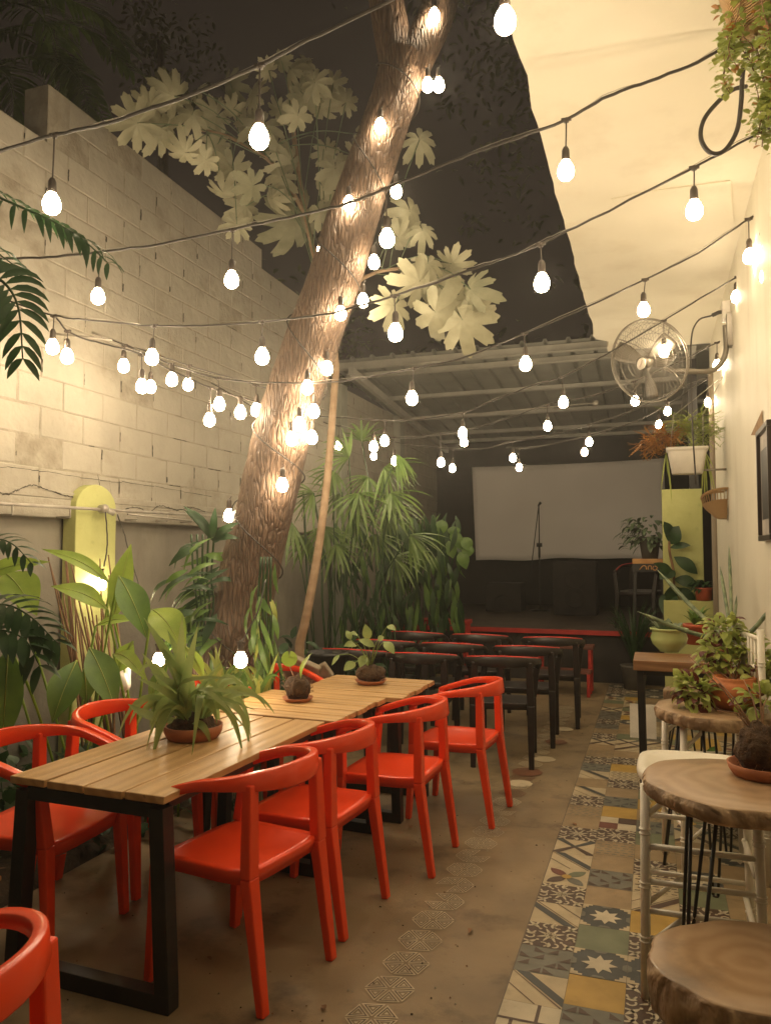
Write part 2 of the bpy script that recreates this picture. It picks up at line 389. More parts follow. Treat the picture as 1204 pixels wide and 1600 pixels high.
def motif(kind, rot):
    """-> base colour, list of (colour, polygon, layer)"""
    P = []
    if kind == 'plain': return SAND, P
    if kind == 'ochre': return OCHRE, P
    if kind == 'sage': return SAGE, P
    if kind == 'lace':
        for k in range(4):
            c = [(0,0),(1,0),(1,1),(0,1)][k]; a = k*PI/2
            P += [(IVORY, arcband(*c, .16, .21, a, a+PI/2), 1), (IVORY, petal(*c, a+PI/4, .36, .045), 1)]
            m = (.5+.5*math.cos(a), .5+.5*math.sin(a))
            P += [(IVORY, petal(m[0], m[1], a+PI+.0, .20, .05), 1)]
            for s in (-1, 1):
                mm = (m[0]-math.cos(a)*.10, m[1]-math.sin(a)*.10)
                P += [(IVORY, arcband(mm[0]+s*math.sin(a)*.11, mm[1]+s*math.cos(a)*.11, .06, .10, a+s*.3, a+s*.3+PI*1.1, 7), 1)]
                P += [(IVORY, petal(.5, .5, a+PI/4+s*.36, .30, .03), 1)]
            P += [(IVORY, disc(.5+.33*math.cos(a+PI/4), .5+.33*math.sin(a+PI/4), .035, 6), 1)]
        P += [(IVORY, arcband(.5,.5,.10,.13,0,PI*2,14), 1), (IVORY, disc(.5,.5,.05), 1)]
        return BROWN, P
    if kind == 'cross':
        for k in range(2):
            P.append((BROWN if not k else NAVY, [(.0,.0),(.16,.0),(.5,.42),(.84,.0),(1,0),(1,.10),(.58,.5),(.42,.5),(0,.10)] if not k else poly_rot(poly_rot([(.0,.0),(.16,.0),(.5,.42),(.84,.0),(1,0),(1,.10),(.58,.5),(.42,.5),(0,.10)],1),1), 1))
        return CREAM, P
    if kind == 'dash':
        for i in range(5):
            for j in range(6):
                x = .05+.2*i+(.06 if j % 2 else 0); y = .07+.16*j
                P.append((BROWN if rot % 2 else SLATE, [(x,y),(x+.12,y),(x+.12,y+.045),(x,y+.045)], 1))
        return (CREAM if rot % 2 else SAND), P
    if kind == 'tri':
        for i in range(4):
            for j in range(4):
                if (i+j*2+rot) % 3 == 0: continue
                x, y = i/4, j/4
                P.append((BROWN if rot%2 else NAVY, [(x+.02,y+.03),(x+.23,y+.03),(x+(.23 if (i+j)%2 else .02),y+.22)], 1))
        return SLATE, P
    if kind == 'star':
        pts = []
        for i in range(16):
            a = PI*i/8; r = .34 if i % 2 == 0 else .19; pts.append((.5+r*math.cos(a), .5+r*math.sin(a)))
        P.append((IVORY, pts, 1))
        for k in range(4):
            P += [(CREAM, poly_rot([(0,0),(.22,0),(.22,.06),(.14,.06),(.14,.12),(.06,.12),(.06,.2),(0,.2)],k), 1),
                  (SLATE, poly_rot([(.36,0),(.64,0),(.58,.08),(.42,.08)],k), 1)]
        return NAVY, P
    if kind == 'diag':
        P = [(NAVY if rot%2 else BROWN, poly_rot([(0,.05),(0,.30),(.70,1),(.95,1)],rot), 1), (BROWN, poly_rot([(0,.0),(.98,.98),(1,.98),(1,.96),(.02,.0)],rot), 1),
             (BROWN, poly_rot([(.45,0),(.48,0),(1,.52),(1,.55)],rot), 1)]
        return CREAM, P
    if kind == 'check':
        return IVORY, [(MAROON, [(0,0),(.5,0),(.5,.5),(0,.5)],1),(BROWN,[(.5,.5),(1,.5),(1,1),(.5,1)],1)]
    if kind == 'line':
        return IVORY, [(BROWN,[(0,.44),(1,.44),(1,.50),(0,.50)],1),(BROWN,[(.6,.5),(.66,.5),(.66,1),(.6,1)],1),(SAND,[(0,.2),(1,.2),(1,.24),(0,.24)],1),(BROWN,[(.2,0),(.26,0),(.26,.44),(.2,.44)],1)]
    if kind == 'paisley':
        for k in range(4): P.append(((SAGE,MAROON,BROWN,SLATE)[k], petal(.5,.5,PI/4+k*PI/2,.6,.14), 1))
        P.append((OCHRE, disc(.5,.5,.12), 2)); return CREAM, P
colA = ['line','line','diag','tri','lace','diag','lace','paisley','diag','cross','lace','plain','dash','lace','diag','plain','diag','tri','lace','dash','plain','cross','lace','dash']
colB = ['tri','ochre','star','sage','star','plain','tri','plain','dash','lace','check','ochre','tri','plain','lace','dash','ochre','lace','plain','diag','cross','sage']
kinds = ['plain','ochre','sage','lace','cross','dash','tri','star','diag','lace','dash','plain','paisley']
g = MB()
g.box((.24, 4.2, .0015), (1.53, 11.0, .003), GROUT)
def clip_quad(pl, xmax): return pl
Y00 = 2.72-.2*12
for ci in range(6):
    for ri in range(54):
        x0 = -.52+.2*ci; y0 = Y00+.2*ri + (-.18 if ci == 0 else .06 if ci == 1 else -.07*ci); y1 = y0+.2
        if x0 > .82 or y0 > 9.45: continue
        near = ri-11
        if ci == 0 and 0 <= near < len(colA): kd = colA[near]
        elif ci == 1 and 0 <= near < len(colB): kd = colB[near]
        else: kd = random.choice(kinds)
        rot = random.randrange(4) if kd != 'diag' else (1 if near%2 else 3) if ci == 0 else random.randrange(4)
        base, P = motif(kd, rot); ww = .1985
        hz = .0045 + random.uniform(0, .0006)
        g.add([(x0,y0,hz),(x0+ww,y0,hz),(x0+ww,y0+ww,hz),(x0,y0+ww,hz)], [(0,1,2,3)], base)
        for c, pl, ly in P:
            pl = [(min(max(a,.0),1), min(max(b,.0),1)) for a, b in pl]
            area = sum(pl[i][0]*pl[(i+1)%len(pl)][1]-pl[(i+1)%len(pl)][0]*pl[i][1] for i in range(len(pl)))
            if area < 0: pl = pl[::-1]
            g.add([(x0+a*ww, y0+b*ww, hz+.0012*ly) for a, b in pl], [tuple(range(len(pl)))], c)
struct(g.build('tile_strip', TM))

# stencilled hexagon rosettes on the concrete, worn in places
def worn(name, col, base, lo, hi):
    m = mat(name, col, tuple(a*.85 for a in col), scale=9, rough=.6)
    return blend_dirt(m, base, 9, lo, hi)
m_st = worn('stencil paint pale', (.58,.49,.34), (.235,.172,.10), .56, .74)
m_sd = worn('stencil paint dark', (.07,.045,.03), (.18,.13,.08), .50, .66)
m_sr = worn('stencil paint red', (.17,.07,.035), (.19,.14,.085), .5, .7)
g = MB(); A0 = onZ(580,1592,0); A1 = onZ(800,1240,0); nst = 23
for i in range(-1, 31):
    c = A0 + (A1-A0)*(i/14.0); r = .088
    if c.y > 8.0: continue
    h = random.random()
    if i > 13: c.x += .00; 
    for k in range(6):
        if i > 4 and random.random() < .05: continue
        a = k*PI/3+.25; z = .0035
        P0 = Vector((c.x+.010*math.cos(a+PI/6), c.y+.010*math.sin(a+PI/6), 0))
        P1 = Vector((c.x+r*math.cos(a+.06), c.y+r*math.sin(a+.06), 0)); P2 = Vector((c.x+r*math.cos(a+PI/3-.06), c.y+r*math.sin(a+PI/3-.06), 0))
        cen = (P0+P1+P2)/3
        def ring(s0, s1, mi, zz):
            q = [[cen+(p-cen)*s for p in (P0,P1,P2)] for s in (s0,s1)]
            vs = [(p.x,p.y,zz) for p in q[0]+q[1]]
            g.add(vs, [(0,1,4,3),(1,2,5,4),(2,0,3,5)], mi)
        if i in (14, 16): mi_ = 2
        else: mi_ = 0
        ring(1.05, .88, mi_, z); ring(.64, .50, mi_, z)
        g.add([(p.x,p.y,z) for p in (cen+(P0-cen)*.2, cen+(P1-cen)*.2, cen+(P2-cen)*.2)], [(0,1,2)], mi_)
        if i < 12: ring(.79, .63, 1, z)
struct(g.build('floor_stencils', [m_st, m_sd, m_sr]))
g = MB()
for (px, py, r, mi) in ((823,1207,.105,2),(812,1225,.08,0),(850,1187,.08,0),(868,1160,.09,2),(880,1140,.08,0)):
    c = onZ(px,py,0); g.add([(c.x+r*math.cos(a*PI/12)*(1+.08*math.sin(a*2.3)), c.y+r*math.sin(a*PI/12), .0052) for a in range(24)], [tuple(range(24))], mi)
struct(g.build('floor_paint_patches', [m_st, m_sd, m_sr]))

# ------------------------------------------------------------------ left boundary wall of blocks
XW = -3.8
wall = thing('block_boundary_wall', 'tall painted concrete block wall along the left side with open joints and a cracked ledge', 'wall', (XW,4,0))
def local(mb, root, name, mats, **k):
    o = mb.build(name, mats, root, **k); o.matrix_parent_inverse = Matrix.Translation(-root.location); return o
blk = MB(); mor = MB(); gap = MB()
def top_at(y): return 4.42 if y < 4.0 else (4.72 if y < 7.0 else (4.52 if y < 8.3 else 3.74))
for row in range(14, 28):
    z0 = 1.92+.2*(row-14)
    y = -3.2 + (.2 if row % 2 else 0)
    while y < 14.2:
        y1 = y+.4
        if z0+.2 <= top_at((y+y1)/2)+.02 and not (3.75 < (y+y1)/2 < 4.15 and row > 25):
            j = random.gauss(0, .0016); e = .0042
            a = Vector((XW+j, y+e, z0+e*.8)); 
            gx = .004
            vs = [(XW-.15,y+e,z0+e),(XW+j-gx,y+e,z0+e),(XW+j,y+e+.006,z0+e+.006)]
            # bevelled face block
            y_a, y_b, z_a, z_b = y+e, y1-e, z0+e*.7, z0+.2-e*.7; c = .007
            x = XW+j
            vs = [(x-.02,y_a,z_a),(x-.02,y_b,z_a),(x-.02,y_b,z_b),(x-.02,y_a,z_b),
                  (x-.004,y_a,z_a),(x-.004,y_b,z_a),(x-.004,y_b,z_b),(x-.004,y_a,z_b),
                  (x,y_a+c,z_a+c),(x,y_b-c,z_a+c),(x,y_b-c,z_b-c),(x,y_a+c,z_b-c)]
            fs = [(8,9,10,11)]+[(k,(k+1)%4,4+(k+1)%4,4+k) for k in range(4)]+[(4+k,4+(k+1)%4,8+(k+1)%4,8+k) for k in range(4)]
            blk.add(vs, fs)
            if random.random() < .48:
                L0 = random.uniform(.03,.10); s = random.uniform(.4,1)
                gz0 = z0+random.uniform(.01,.19-L0*1.0); gw = random.uniform(.004,.011)*s
                n = 6; pts = []
                for q in range(n+1): pts.append((XW+.003, y1-gw+random.uniform(-.0025,.0025), gz0+L0*q/n))
                for q in range(n,-1,-1): pts.append((XW+.003, y1+gw+random.uniform(-.0025,.0025), gz0+L0*q/n))
                gap.add(pts, [tuple(range(len(pts)))[::-1]])
            if random.random() < .10:
                gl = random.uniform(.05,.25); yy = y+random.uniform(.02,.1); n = 8
                pts = [(XW+.003, yy+gl*q/n, z0+random.uniform(-.004,-.001)) for q in range(n+1)]+[(XW+.003, yy+gl*q/n, z0+random.uniform(.001,.005)) for q in range(n,-1,-1)]
                gap.add(pts, [tuple(range(len(pts)))])
        y = y1
for (ya, yb, zt) in ((-3.2,4.0,4.32),(4.0,7.0,4.72),(7.0,8.3,4.52),(8.3,14.2,3.72)):
    mor.box((XW-.1028, (ya+yb)/2, (1.9+zt)/2), (.2, yb-ya-.002, zt-1.9))
local(blk, wall, 'blockwork', m_block); local(mor, wall, 'mortar_core', m_mortar); local(gap, wall, 'open_joints', m_gap)
# ledge beam, cracked plaster band, recessed lower panels
lb = MB(); lb.box((XW-.09, 5.5, 1.855), (.22, 17.4, .13)); 
local(lb, wall, 'ledge_beam', m_plaster2 if False else m_block, bevel=.008)
lp = MB(); lp.box((XW-.16, 5.5, .9), (.2, 17.4, 1.79)); local(lp, wall, 'lower_panel', m_plaster)
cr = MB()
def crack(pts, wd):
    pts = smooth_path([(0,a,b) for a,b in pts], 6)
    for i in range(len(pts)-1):
        a, b = pts[i], pts[i+1]; k = wd*random.uniform(.4,1.3); k2 = wd*random.uniform(.4,1.3)
        a = a+Vector((0,0,random.gauss(0,.004)))
        cr.add([(XW+.0245,a.y,a.z-k),(XW+.0245,b.y,b.z-k2),(XW+.0245,b.y,b.z+k2),(XW+.0245,a.y,a.z+k)], [(0,1,2,3)])
def wy(px, py, x=XW+.02): p = onX(px, py, x); return (p.y, p.z)
crack([wy(-20,765),wy(12,772),(wy(25,766)),wy(48,758),wy(70,764),wy(100,774),wy(122,777),wy(150,770)], .004)
crack([wy(195,795),wy(215,793),wy(232,800),wy(250,790),wy(275,797),wy(300,793),wy(320,800)], .0035)
crack([wy(152,742),wy(156,760),wy(160,775),wy(156,790)], .009)
crack([wy(170,748),wy(173,770),wy(176,790)], .004); crack([wy(243,763),wy(242,780),wy(244,796)], .005)
crack([wy(0,729),wy(60,735),wy(140,748),wy(240,760),wy(330,776)], .0022)
pb = MB(); pb.box((XW-.04, 5.5, 1.945), (.12, 17.4, .05)); local(pb, wall, 'plaster_band', m_block, bevel=.006)
for v in range(len(cr.v)):
    x,y,z = cr.v[v]; cr.v[v] = (x, y, z)
local(cr, wall, 'crack_lines', m_gap)
# lime pilaster with a round top
yp0, yp1 = onX(118,850,XW+.07).y, onX(181,850,XW+.07).y
ym = (yp0+yp1)/2; hw = (yp1-yp0)/2; zt = onX(150,757,XW+.07).z
pil = MB(); n = 12
prof = [(yp0,0),(yp1,0)]+[(ym+hw*math.cos(PI*k/n), zt-hw*.85+hw*.85*math.sin(PI*k/n)) for k in range(n+1)]
vs = [(XW-.04,y,z) for y,z in prof]+[(XW+.07,y,z) for y,z in prof]; k = len(prof)
pil.add(vs, [tuple(range(k)), tuple(range(2*k-1,k-1,-1))]+[(i,k+i,k+(i+1)%k,(i+1)%k) for i in range(k)])
tag(pil.build('lime_pilaster', m_lime, bevel=.006), 'lime green round-topped pilaster standing against the block wall', 'pilaster')
# conduit pipes along the ledge
cd = thing('wall_conduit', 'thin pair of grey metal conduit pipes running along the block wall ledge', 'pipe', (XW,4.5,1.85))
cm = MB()
pa, pb_ = onX(-30,785,XW+.13), onX(330,806,XW+.13)
cm.tube([pa+(pa-pb_)*.6, pa, pb_, pb_+(pb_-pa)*.3], .011, 8)
cm.tube([onX(200,797,XW+.13)+Vector((0,0,-.03)), onX(330,815,XW+.13)+Vector((0,0,-.01))], .008, 8)
local(cm, cd, 'pipe', m_pipe)
for px in (20, 110, 215, 262, 300):
    p = onX(px, 790+px*.055, XW+.13); c = MB(); c.tube([(XW+.02,p.y,p.z-.05),(XW+.13,p.y,p.z-.05),(XW+.13,p.y,p.z+.012)], .007, 6); local(c, cd, 'bracket', m_pipe)
jb = MB(); p = onX(160,795,XW+.13); jb.lathe([(.0,-.03),(.03,-.028),(.032,.02),(.026,.03),(0,.034)], (p.x+.01,p.y,p.z), 12, rot=Matrix.Rotation(PI/2,3,'Y'))
jb.tube([p+Vector((0,.03,0)), p+Vector((.03,.09,-.03))], .02, 8); local(jb, cd, 'junction_box', m_pipe)

# grey-green rear stretch of the left wall (pilaster strips)
for i, yy in enumerate((9.0, 11.4)):
    c = MB(); c.box((XW+.05, yy, 1.85), (.12, .22, 3.7)); tag(c.build('wall_pillar', m_plaster2, bevel=.006), ['grey concrete pillar on the left wall under the front edge of the metal roof','grey concrete pillar on the left wall beside the stage'][i], 'pillar')

# ------------------------------------------------------------------ right building and its soffit
XR = .6
b = thing('cream_building', 'cream painted house wall along the right with a wide overhanging soffit', 'building', (XR+.6, 3, 0))
c = MB(); c.box((XR+1.0, 2.6, 1.88), (2.0, 12.5, 3.76)); local(c, b, 'wall', m_cream, bevel=.01)
c = MB()
# soffit with a slightly chipped outer edge
n = 90; xs = -.525; z0, z1 = 3.75, 3.93
Ys = [-3.6+12.2*i/n for i in range(n+1)]
edge = [xs + (random.gauss(0,.004) if y < 6.8 else random.gauss(0,.008)) + (.10 if y > 8.15 else 0) for y in Ys]
vs = [];
for y, e in zip(Ys, edge): vs += [(e,y,z0),(XR+2.0,y,z0),(XR+2.0,y,z1),(e-.0,y,z1)]
c.add(vs, [(4*i+a, 4*i+(a+1)%4, 4*i+4+(a+1)%4, 4*i+4+a) for i in range(n) for a in range(4)]+[(3,2,1,0),(4*n,4*n+1,4*n+2,4*n+3)])
local(c, b, 'soffit', m_soffit)
c = MB(); c.box((.42, 2.6, 3.70), (.06, .01, .02)); 
# shallow patched plaster outline under the soffit
q = [onZ(955,312,3.742), onZ(1010,300,3.742), onZ(1140,283,3.742), onZ(1145,345,3.742), onZ(1060,352,3.742), onZ(985,340,3.742)]
c = MB(); c.add([tuple(p) for p in q]+[(p.x,p.y,3.752) for p in q], [(0,1,2,3,4,5)]+[(i,6+i,6+(i+1)%6,(i+1)%6) for i in range(6)])
local(c, b, 'plaster_patch', m_soffit)
# chipped hole with brown edge in the wall
h0, h1, h2 = onX(1190,640,XR-.004), onX(1192,680,XR-.004), onX(1172,680,XR-.004)
c = MB(); c.add([h0, h1, h2], [(0,1,2)]); 
m_chip = mat('bare chipped wall', (.26,.16,.08), (.36,.24,.13), scale=14, rough=.9, bump=.8)
local(c, b, 'chipped_patch', m_chip)

# ------------------------------------------------------------------ stage, back wall, roof over the stage
g = MB(); g.box((-1.4, 13.95, 2.1), (5.4, .25, 4.2)); tag(g.build('back_wall', m_black), 'black draped wall behind the stage and the hanging screen', 'wall')
g = MB(); g.box((1.15, 11.4, 1.8), (.2, 4.8, 3.6)); tag(g.build('side_wall', m_black), 'black side wall to the right of the stage behind the lime pillar', 'wall')
stg = thing('stage', 'low black stage with a red painted front edge below the screen', 'stage', (-1.5,11.8,0))
g = MB(); g.box((-1.33, 11.74, .3), (4.8, 4.15, .6)); local(g, stg, 'stage_box', m_stage)
g = MB(); g.box((-1.33, 11.70, .62), (4.8, 4.21, .036)); local(g, stg, 'stage_top', m_stagetop)
ed = MB(); ed.bar((-3.4, 9.585, .60), (1.0, 9.585, .60), .014, .055); local(ed, stg, 'red_edge_trim', m_redpaint)

rf = thing('metal_roof', 'grey corrugated metal roof on purlins over the stage', 'roof', (-1.5,11.5,3.8))
def rz_(y): return 3.96-.085*(y-9.2)
g = MB(); y0, y1 = 9.0, 14.05; nx = 10; xa, xb = -3.95, 1.3; vs = []
X = xa; prof = []
while X < xb:
    prof += [(X,0),(X+.06,0),(X+.075,.035),(X+.105,.035),(X+.12,0)]; X += .27
for x, dz in prof: vs += [(x,y0,rz_(y0)+dz+.05),(x,y1,rz_(y1)+dz+.05)]
g.add(vs, [(2*i,2*i+1,2*i+3,2*i+2) for i in range(len(prof)-1)])
o = local(g, rf, 'roof_sheet', m_roof); so = o.modifiers.new('thick', 'SOLIDIFY'); so.thickness = .004
for yy, hh in ((9.12,.09),(9.55,.07),(10.7,.06),(11.9,.06),(13.0,.06),(13.6,.06)):
    g = MB(); z = rz_(yy)+.045; g.box((-1.35, yy, z-hh/2), (5.05, .05, hh)); g.box((-1.35, yy-.03, z-hh+.006), (5.05, .05, .006)); local(g, rf, 'purlin', m_purlin)
for xx in (-3.6, .45):
    g = MB(); g.bar((xx, 9.0, rz_(9.0)-.10), (xx, 13.8, rz_(13.8)-.10), .07, .09); local(g, rf, 'rafter', m_purlin)
g = MB(); g.box((.45, 9.45, 1.9+.0), (.1, .1, 3.78)); 
local(g, rf, 'post', m_steel)
# pipe rail with a small lamp holder hanging under the roof
g = thing('ceiling_pipe', 'thin shiny pipe with a small lamp holder under the metal roof', 'pipe', onY(800,640,10.2))
c = MB(); c.tube([onY(640,655,10.2), onY(760,645,10.2), onY(925,630,10.2)], .008, 6); local(c, g, 'pipe', m_pipe)
c = MB(); p = onY(930,630,10.2); c.lathe([(0,-.03),(.03,-.03),(.04,0),(.03,.03),(0,.03)], p, 10); local(c, g, 'lamp_holder', m_pipe)

# screen cloth
sA, sB = onY(737,730,13.5), onY(1037,716,13.5); sC, sD = onY(743,874,13.5), onY(1040,874,13.5)
g = MB(); nx, nz = 36, 16; vs = []
for j in range(nz+1):
    for i in range(nx+1):
        u, v = i/nx, j/nz
        p = (sA*(1-u)+sB*u)*(1-v)+(sC*(1-u)+sD*u)*v
        p.z += -.02*math.sin(PI*u)*(1-v)*1.0 + .012*math.sin(u*17)*v - .02*math.sin(u*6+1)*v*v
        p.y += .02*math.sin(u*11)*(.3+v)
        vs.append(p)
g.add(vs, [(j*(nx+1)+i, j*(nx+1)+i+1, (j+1)*(nx+1)+i+1, (j+1)*(nx+1)+i)[::-1] for j in range(nz) for i in range(nx)], 0, True)
o = g.build('projection_screen', m_screen); s_ = o.modifiers.new('t', 'SOLIDIFY'); s_.thickness = .004
tag(o, 'wide grey cloth screen hanging on the black wall above the stage', 'screen')

# lime pillar to the right of the stage and the low lime ledge
PY = 9.15
a, bq = onY(1033,765,PY), onY(1096,765,PY)
g = MB(); g.box(((a.x+bq.x)/2, PY+.15, a.z/2), (bq.x-a.x, .3, a.z)); 
tag(g.build('lime_pillar', m_lime, bevel=.006), 'square lime green pillar between the stage and the cream house wall', 'pillar')
a = onY(1036,938,PY-.2); bq = onY(1118,938,PY-.2)
g = MB(); g.box(((a.x+bq.x)/2, PY-.1, a.z/2), (bq.x-a.x, .19, a.z)); tag(g.build('lime_ledge', m_lime, bevel=.006), 'low lime green ledge wall at the foot of the lime pillar', 'ledge')

# ------------------------------------------------------------------ chairs
def make_chair(label, group, main, rim, name='plastic_armchair'):
    """Armchair with one bent rail that is arm and backrest in one; front is +x."""
    t = thing(name, label, 'chair', (0,0,0), 0, group)
    # rail: u runs from the left arm tip round the back to the right arm tip
    rl = MB(); K = 44; secs = []
    for i in range(K+1):
        u = i/K; a = -PI*1.0 + 0 # unused
        s = u*2-1                       # -1..1
        # plan curve
        if abs(s) > .50:
            tt = (abs(s)-.50)/.50; x = -.03+.235*tt; y = .272-.012*tt*tt
        else:
            ang = (s/.50)*PI/2; x = -.03-.235*math.cos(ang); y = .272*abs(math.sin(ang))
        y = math.copysign(y, s)
        k = max(0, 1-abs(s)/.50); k = k*k*(3-2*k)
        z = .664 + .116*(1-abs(s)**1.6)
        h = .036 + .044*k           # height of the band
        wd = .040 - .016*k
        secs.append((Vector((x,y,z)), h, wd))
    vs = []; 
    for i, (p, h, wd) in enumerate(secs):
        d = secs[min(i+1,K)][0]-secs[max(i-1,0)][0]; d.z = 0; d.normalize(); r = Vector((d.y,-d.x,0))  # outward
        tilt = .010
        c = .20
        prof = [(-.5,-.5+c*.35),(-.5,.5-c*.3),(-.5+c*.6,.5),(.5-c*.6,.5),(.5,.5-c*.3),(.5,-.5+c*.35),(.5-c*.6,-.5),(-.5+c*.6,-.5)]
        for a_, b_ in prof:
            q = p + r*(a_*wd) + Vector((0,0,b_*h - h/2 + .02)) - r*0
            q = q + r*(b_*h*.14)
            vs.append(q)
    n = 8; mi = []
    fs = [(i*n+j, i*n+(j+1)%n, (i+1)*n+(j+1)%n, (i+1)*n+j) for i in range(K) for j in range(n)]
    rl.add(vs, [f[::-1] for f in fs]+[tuple(range(n)), tuple(K*n+j for j in range(n))[::-1]], 0, True)
    if rim is not main:
        for q, f in enumerate(rl.f[:K*n]):
            pass
    o = rl.build('arm_rail', [main, rim], t)
    if rim is not main:
        e_ = MB(); q = [vs[i*8+2].lerp(vs[i*8+3],.7)+Vector((0,0,.002)) for i in range(3,K-2)]
        e_.tube(q, .0072, 6); e_.build('red_rim_edge', rim, o)  # thin red tube along the top edge of the rail
    # seat: dished, rounded, with a downturned edge
    st = MB(); NU, NV = 14, 14; vs = []
    def edge_y(x): return .218+.012*math.cos(x*5)
    for j in range(NV+1):
        for i in range(NU+1):
            u, v = i/NU*2-1, j/NV*2-1
            # superellipse mapping to a rounded square
            xx = u*math.sqrt(1-.5*v*v*abs(v)**3*.35); yy = v*math.sqrt(1-.5*u*u*abs(u)**3*.35)
            x = .005+xx*.222; y = yy*.222
            z = .455 - .014*(1-u*u)*(1-v*v) + .006*max(0,-u)**2 - .012*max(0,u)**3
            vs.append((x,y,z))
    W_ = NU+1
    top = [(j*W_+i, j*W_+i+1, (j+1)*W_+i+1, (j+1)*W_+i) for j in range(NV) for i in range(NU)]
    b0 = len(vs); per = [i for i in range(W_)]+[j*W_+NU for j in range(1,NV+1)]+[NV*W_+i for i in range(NU-1,-1,-1)]+[j*W_ for j in range(NV-1,0,-1)]
    sk = len(per)
    for q in per: x,y,z = vs[q]; vs.append((x*1.012,y*1.012,z-.008))
    for q in per: x,y,z = vs[q]; vs.append((x*.985,y*.985,z-.05))
    for q in per: x,y,z = vs[q]; vs.append((x*.93,y*.93,z-.048))
    for q in per: x,y,z = vs[q]; vs.append((x*.92,y*.92,z-.022))
    fs = top[:]
    rings = [per]+[[b0+k*sk+i for i in range(sk)] for k in range(4)]
    for a_, b_ in zip(rings, rings[1:]): fs += [(a_[i], b_[i], b_[(i+1)%sk], a_[(i+1)%sk]) for i in range(sk)]
    fs.append(tuple(rings[-1][::-1]))
    st.add(vs, fs, 0, True)
    st.build('seat', main, t)
    for sy in (-1, 1):
        l = MB(); # front leg rises to the arm tip
        l.bar((.228,sy*.234,.0), (.200,sy*.226,.44), .032, .038, 0, (0,1,0), .044, .052)
        l.bar((.200,sy*.228,.44), (.188,sy*.258,.664), .044, .052, 0, (0,1,0), .038, .046)
        l.build('leg', main, t, bevel=.006)
        l = MB()
        l.bar((-.268,sy*.208,.0), (-.203,sy*.206,.44), .032, .038, 0, (0,1,0), .045, .055)
        l.bar((-.205,sy*.208,.44), (-.196,sy*.196,.752), .045, .055, 0, (0,1,0), .038, .048)
        l.build('leg', main, t, bevel=.006)
    return t
red = make_chair('', 'red plastic armchairs around the wooden tables', m_red, m_red)
REDS = [(-1.49,2.63,170,'red armchair closest to the camera on the aisle side of the front plank table'),
        (-1.45,3.17,175,'second red armchair on the aisle side, between the closest and the third'),
        (-1.29,3.85,178,'third red armchair on the aisle side, between the second and the farthest'),
        (-1.14,4.60,176,'farthest red armchair on the aisle side, beside the plank table with the leafy kokedama'),
        (-2.40,2.60,3,'red armchair on the plant side at the near left corner of the front plank table'),
        (-2.43,3.22,-4,'red armchair under the broad lime leaves, second on the plant side'),
        (-2.42,3.92,-8,'red armchair half hidden behind the potted strap-leaf plant on the front table'),
        (-2.36,4.62,-14,'red armchair beyond the dark kokedama, farthest on the plant side'),
        (-1.385,1.10,184,'red armchair cut off by the bottom left corner of the photo')]
for i, (x, y, a, lab) in enumerate(REDS):
    o = red if i == 0 else copy_tree(red)
    o.location = (x,y,0); o.rotation_euler = (0,0,R(a)); o['label'] = lab
blk_ch = make_chair('', 'black armchairs in rows facing the stage', m_blk, m_redrim)
def brow(x, y, a, lab): return (x, y, a, lab)
BL = [(-1.10,5.86,99,'black armchair at the aisle end of the nearest row facing the stage'),
      (-1.72,5.84,95,'middle black armchair of the nearest row facing the stage'),
      (-2.30,5.88,90,'black armchair in the nearest row right behind the leafy kokedama'),
      (-1.02,6.55,96,'black armchair at the aisle end of the second row facing the stage'),
      (-1.66,6.55,93,'middle black armchair of the second row facing the stage'),
      (-2.28,6.58,90,'black armchair at the plant end of the second row facing the stage'),
      (-.90,7.30,97,'black armchair at the aisle end of the third row, nearest the brown stage step'),
      (-1.58,7.32,92,'middle black armchair of the third row facing the stage'),
      (-2.22,7.34,90,'black armchair at the plant end of the third row facing the stage'),
      (-.15,10.05,250,'black armchair standing on the stage beside the tall orange-topped table')]
for i, (x, y, a, lab) in enumerate(BL):
    o = blk_ch if i == 0 else copy_tree(blk_ch)
    o.location = (x,y,0 if i < 9 else .638); o.rotation_euler = (0,0,R(a)); o['label'] = lab
    if i == 9: del o['group']

# ------------------------------------------------------------------ plank tables
def plank_top(mb_parent, w_, l_, n, along, z, th=.028):
    """planks of a table top, local coordinates centred on the table"""
    pitch = (w_ if along == 'y' else l_)/n
    g = MB()
    for i in range(n):
        c = -((w_ if along == 'y' else l_)/2)+pitch*(i+.5); j = random.uniform(-.006,.006); dz = random.uniform(-.0015,.0015)
        if along == 'y': g.box((c, j, z-th/2+dz), (pitch-.010, l_+random.uniform(-.008,.004), th))
        else: g.box((j, c, z-th/2+dz), (w_+random.uniform(-.008,.004), pitch-.010, th))
    return g.build('table_top', m_wood[along], mb_parent, bevel=.004)
def leg_frame(t, pts, y, s=.055, nm='leg_frame'):
    g = MB(); k = len(pts)
    (x0,z0),(x1,z1),(x2,z2),(x3,z3) = pts   # top-left, bottom-left, bottom-right, top-right
    g.bar((x0,y,z0),(x1,y,s-.003), s, s, 0, (0,1,0)); g.bar((x3,y,z3),(x2,y,s-.003), s, s, 0, (0,1,0))
    g.box(((x1+x2)/2,y,s/2), (x2-x1+s, s, s)); g.box(((x0+x3)/2,y,z0-s/2+.02), (x3-x0-s*.7, s*.9, s*.8))
    return g.build(nm, m_steel, t, bevel=.003)
Zt = .725
tA = thing('plank_table', 'long wooden plank table with black trapezoid legs, nearest the camera under the strap-leaf pot', 'table', (-1.905,2.90,0), R(-2.0), 'plank tables in a row')
plank_top(tA, .70, 1.26, 4, 'y', Zt)
leg_frame(tA, ((-.30,.675),(-.335,0),(.335,0),(.30,.675)), -.585, .06); leg_frame(tA, ((-.30,.675),(-.335,0),(.335,0),(.30,.675)), .585, .06)
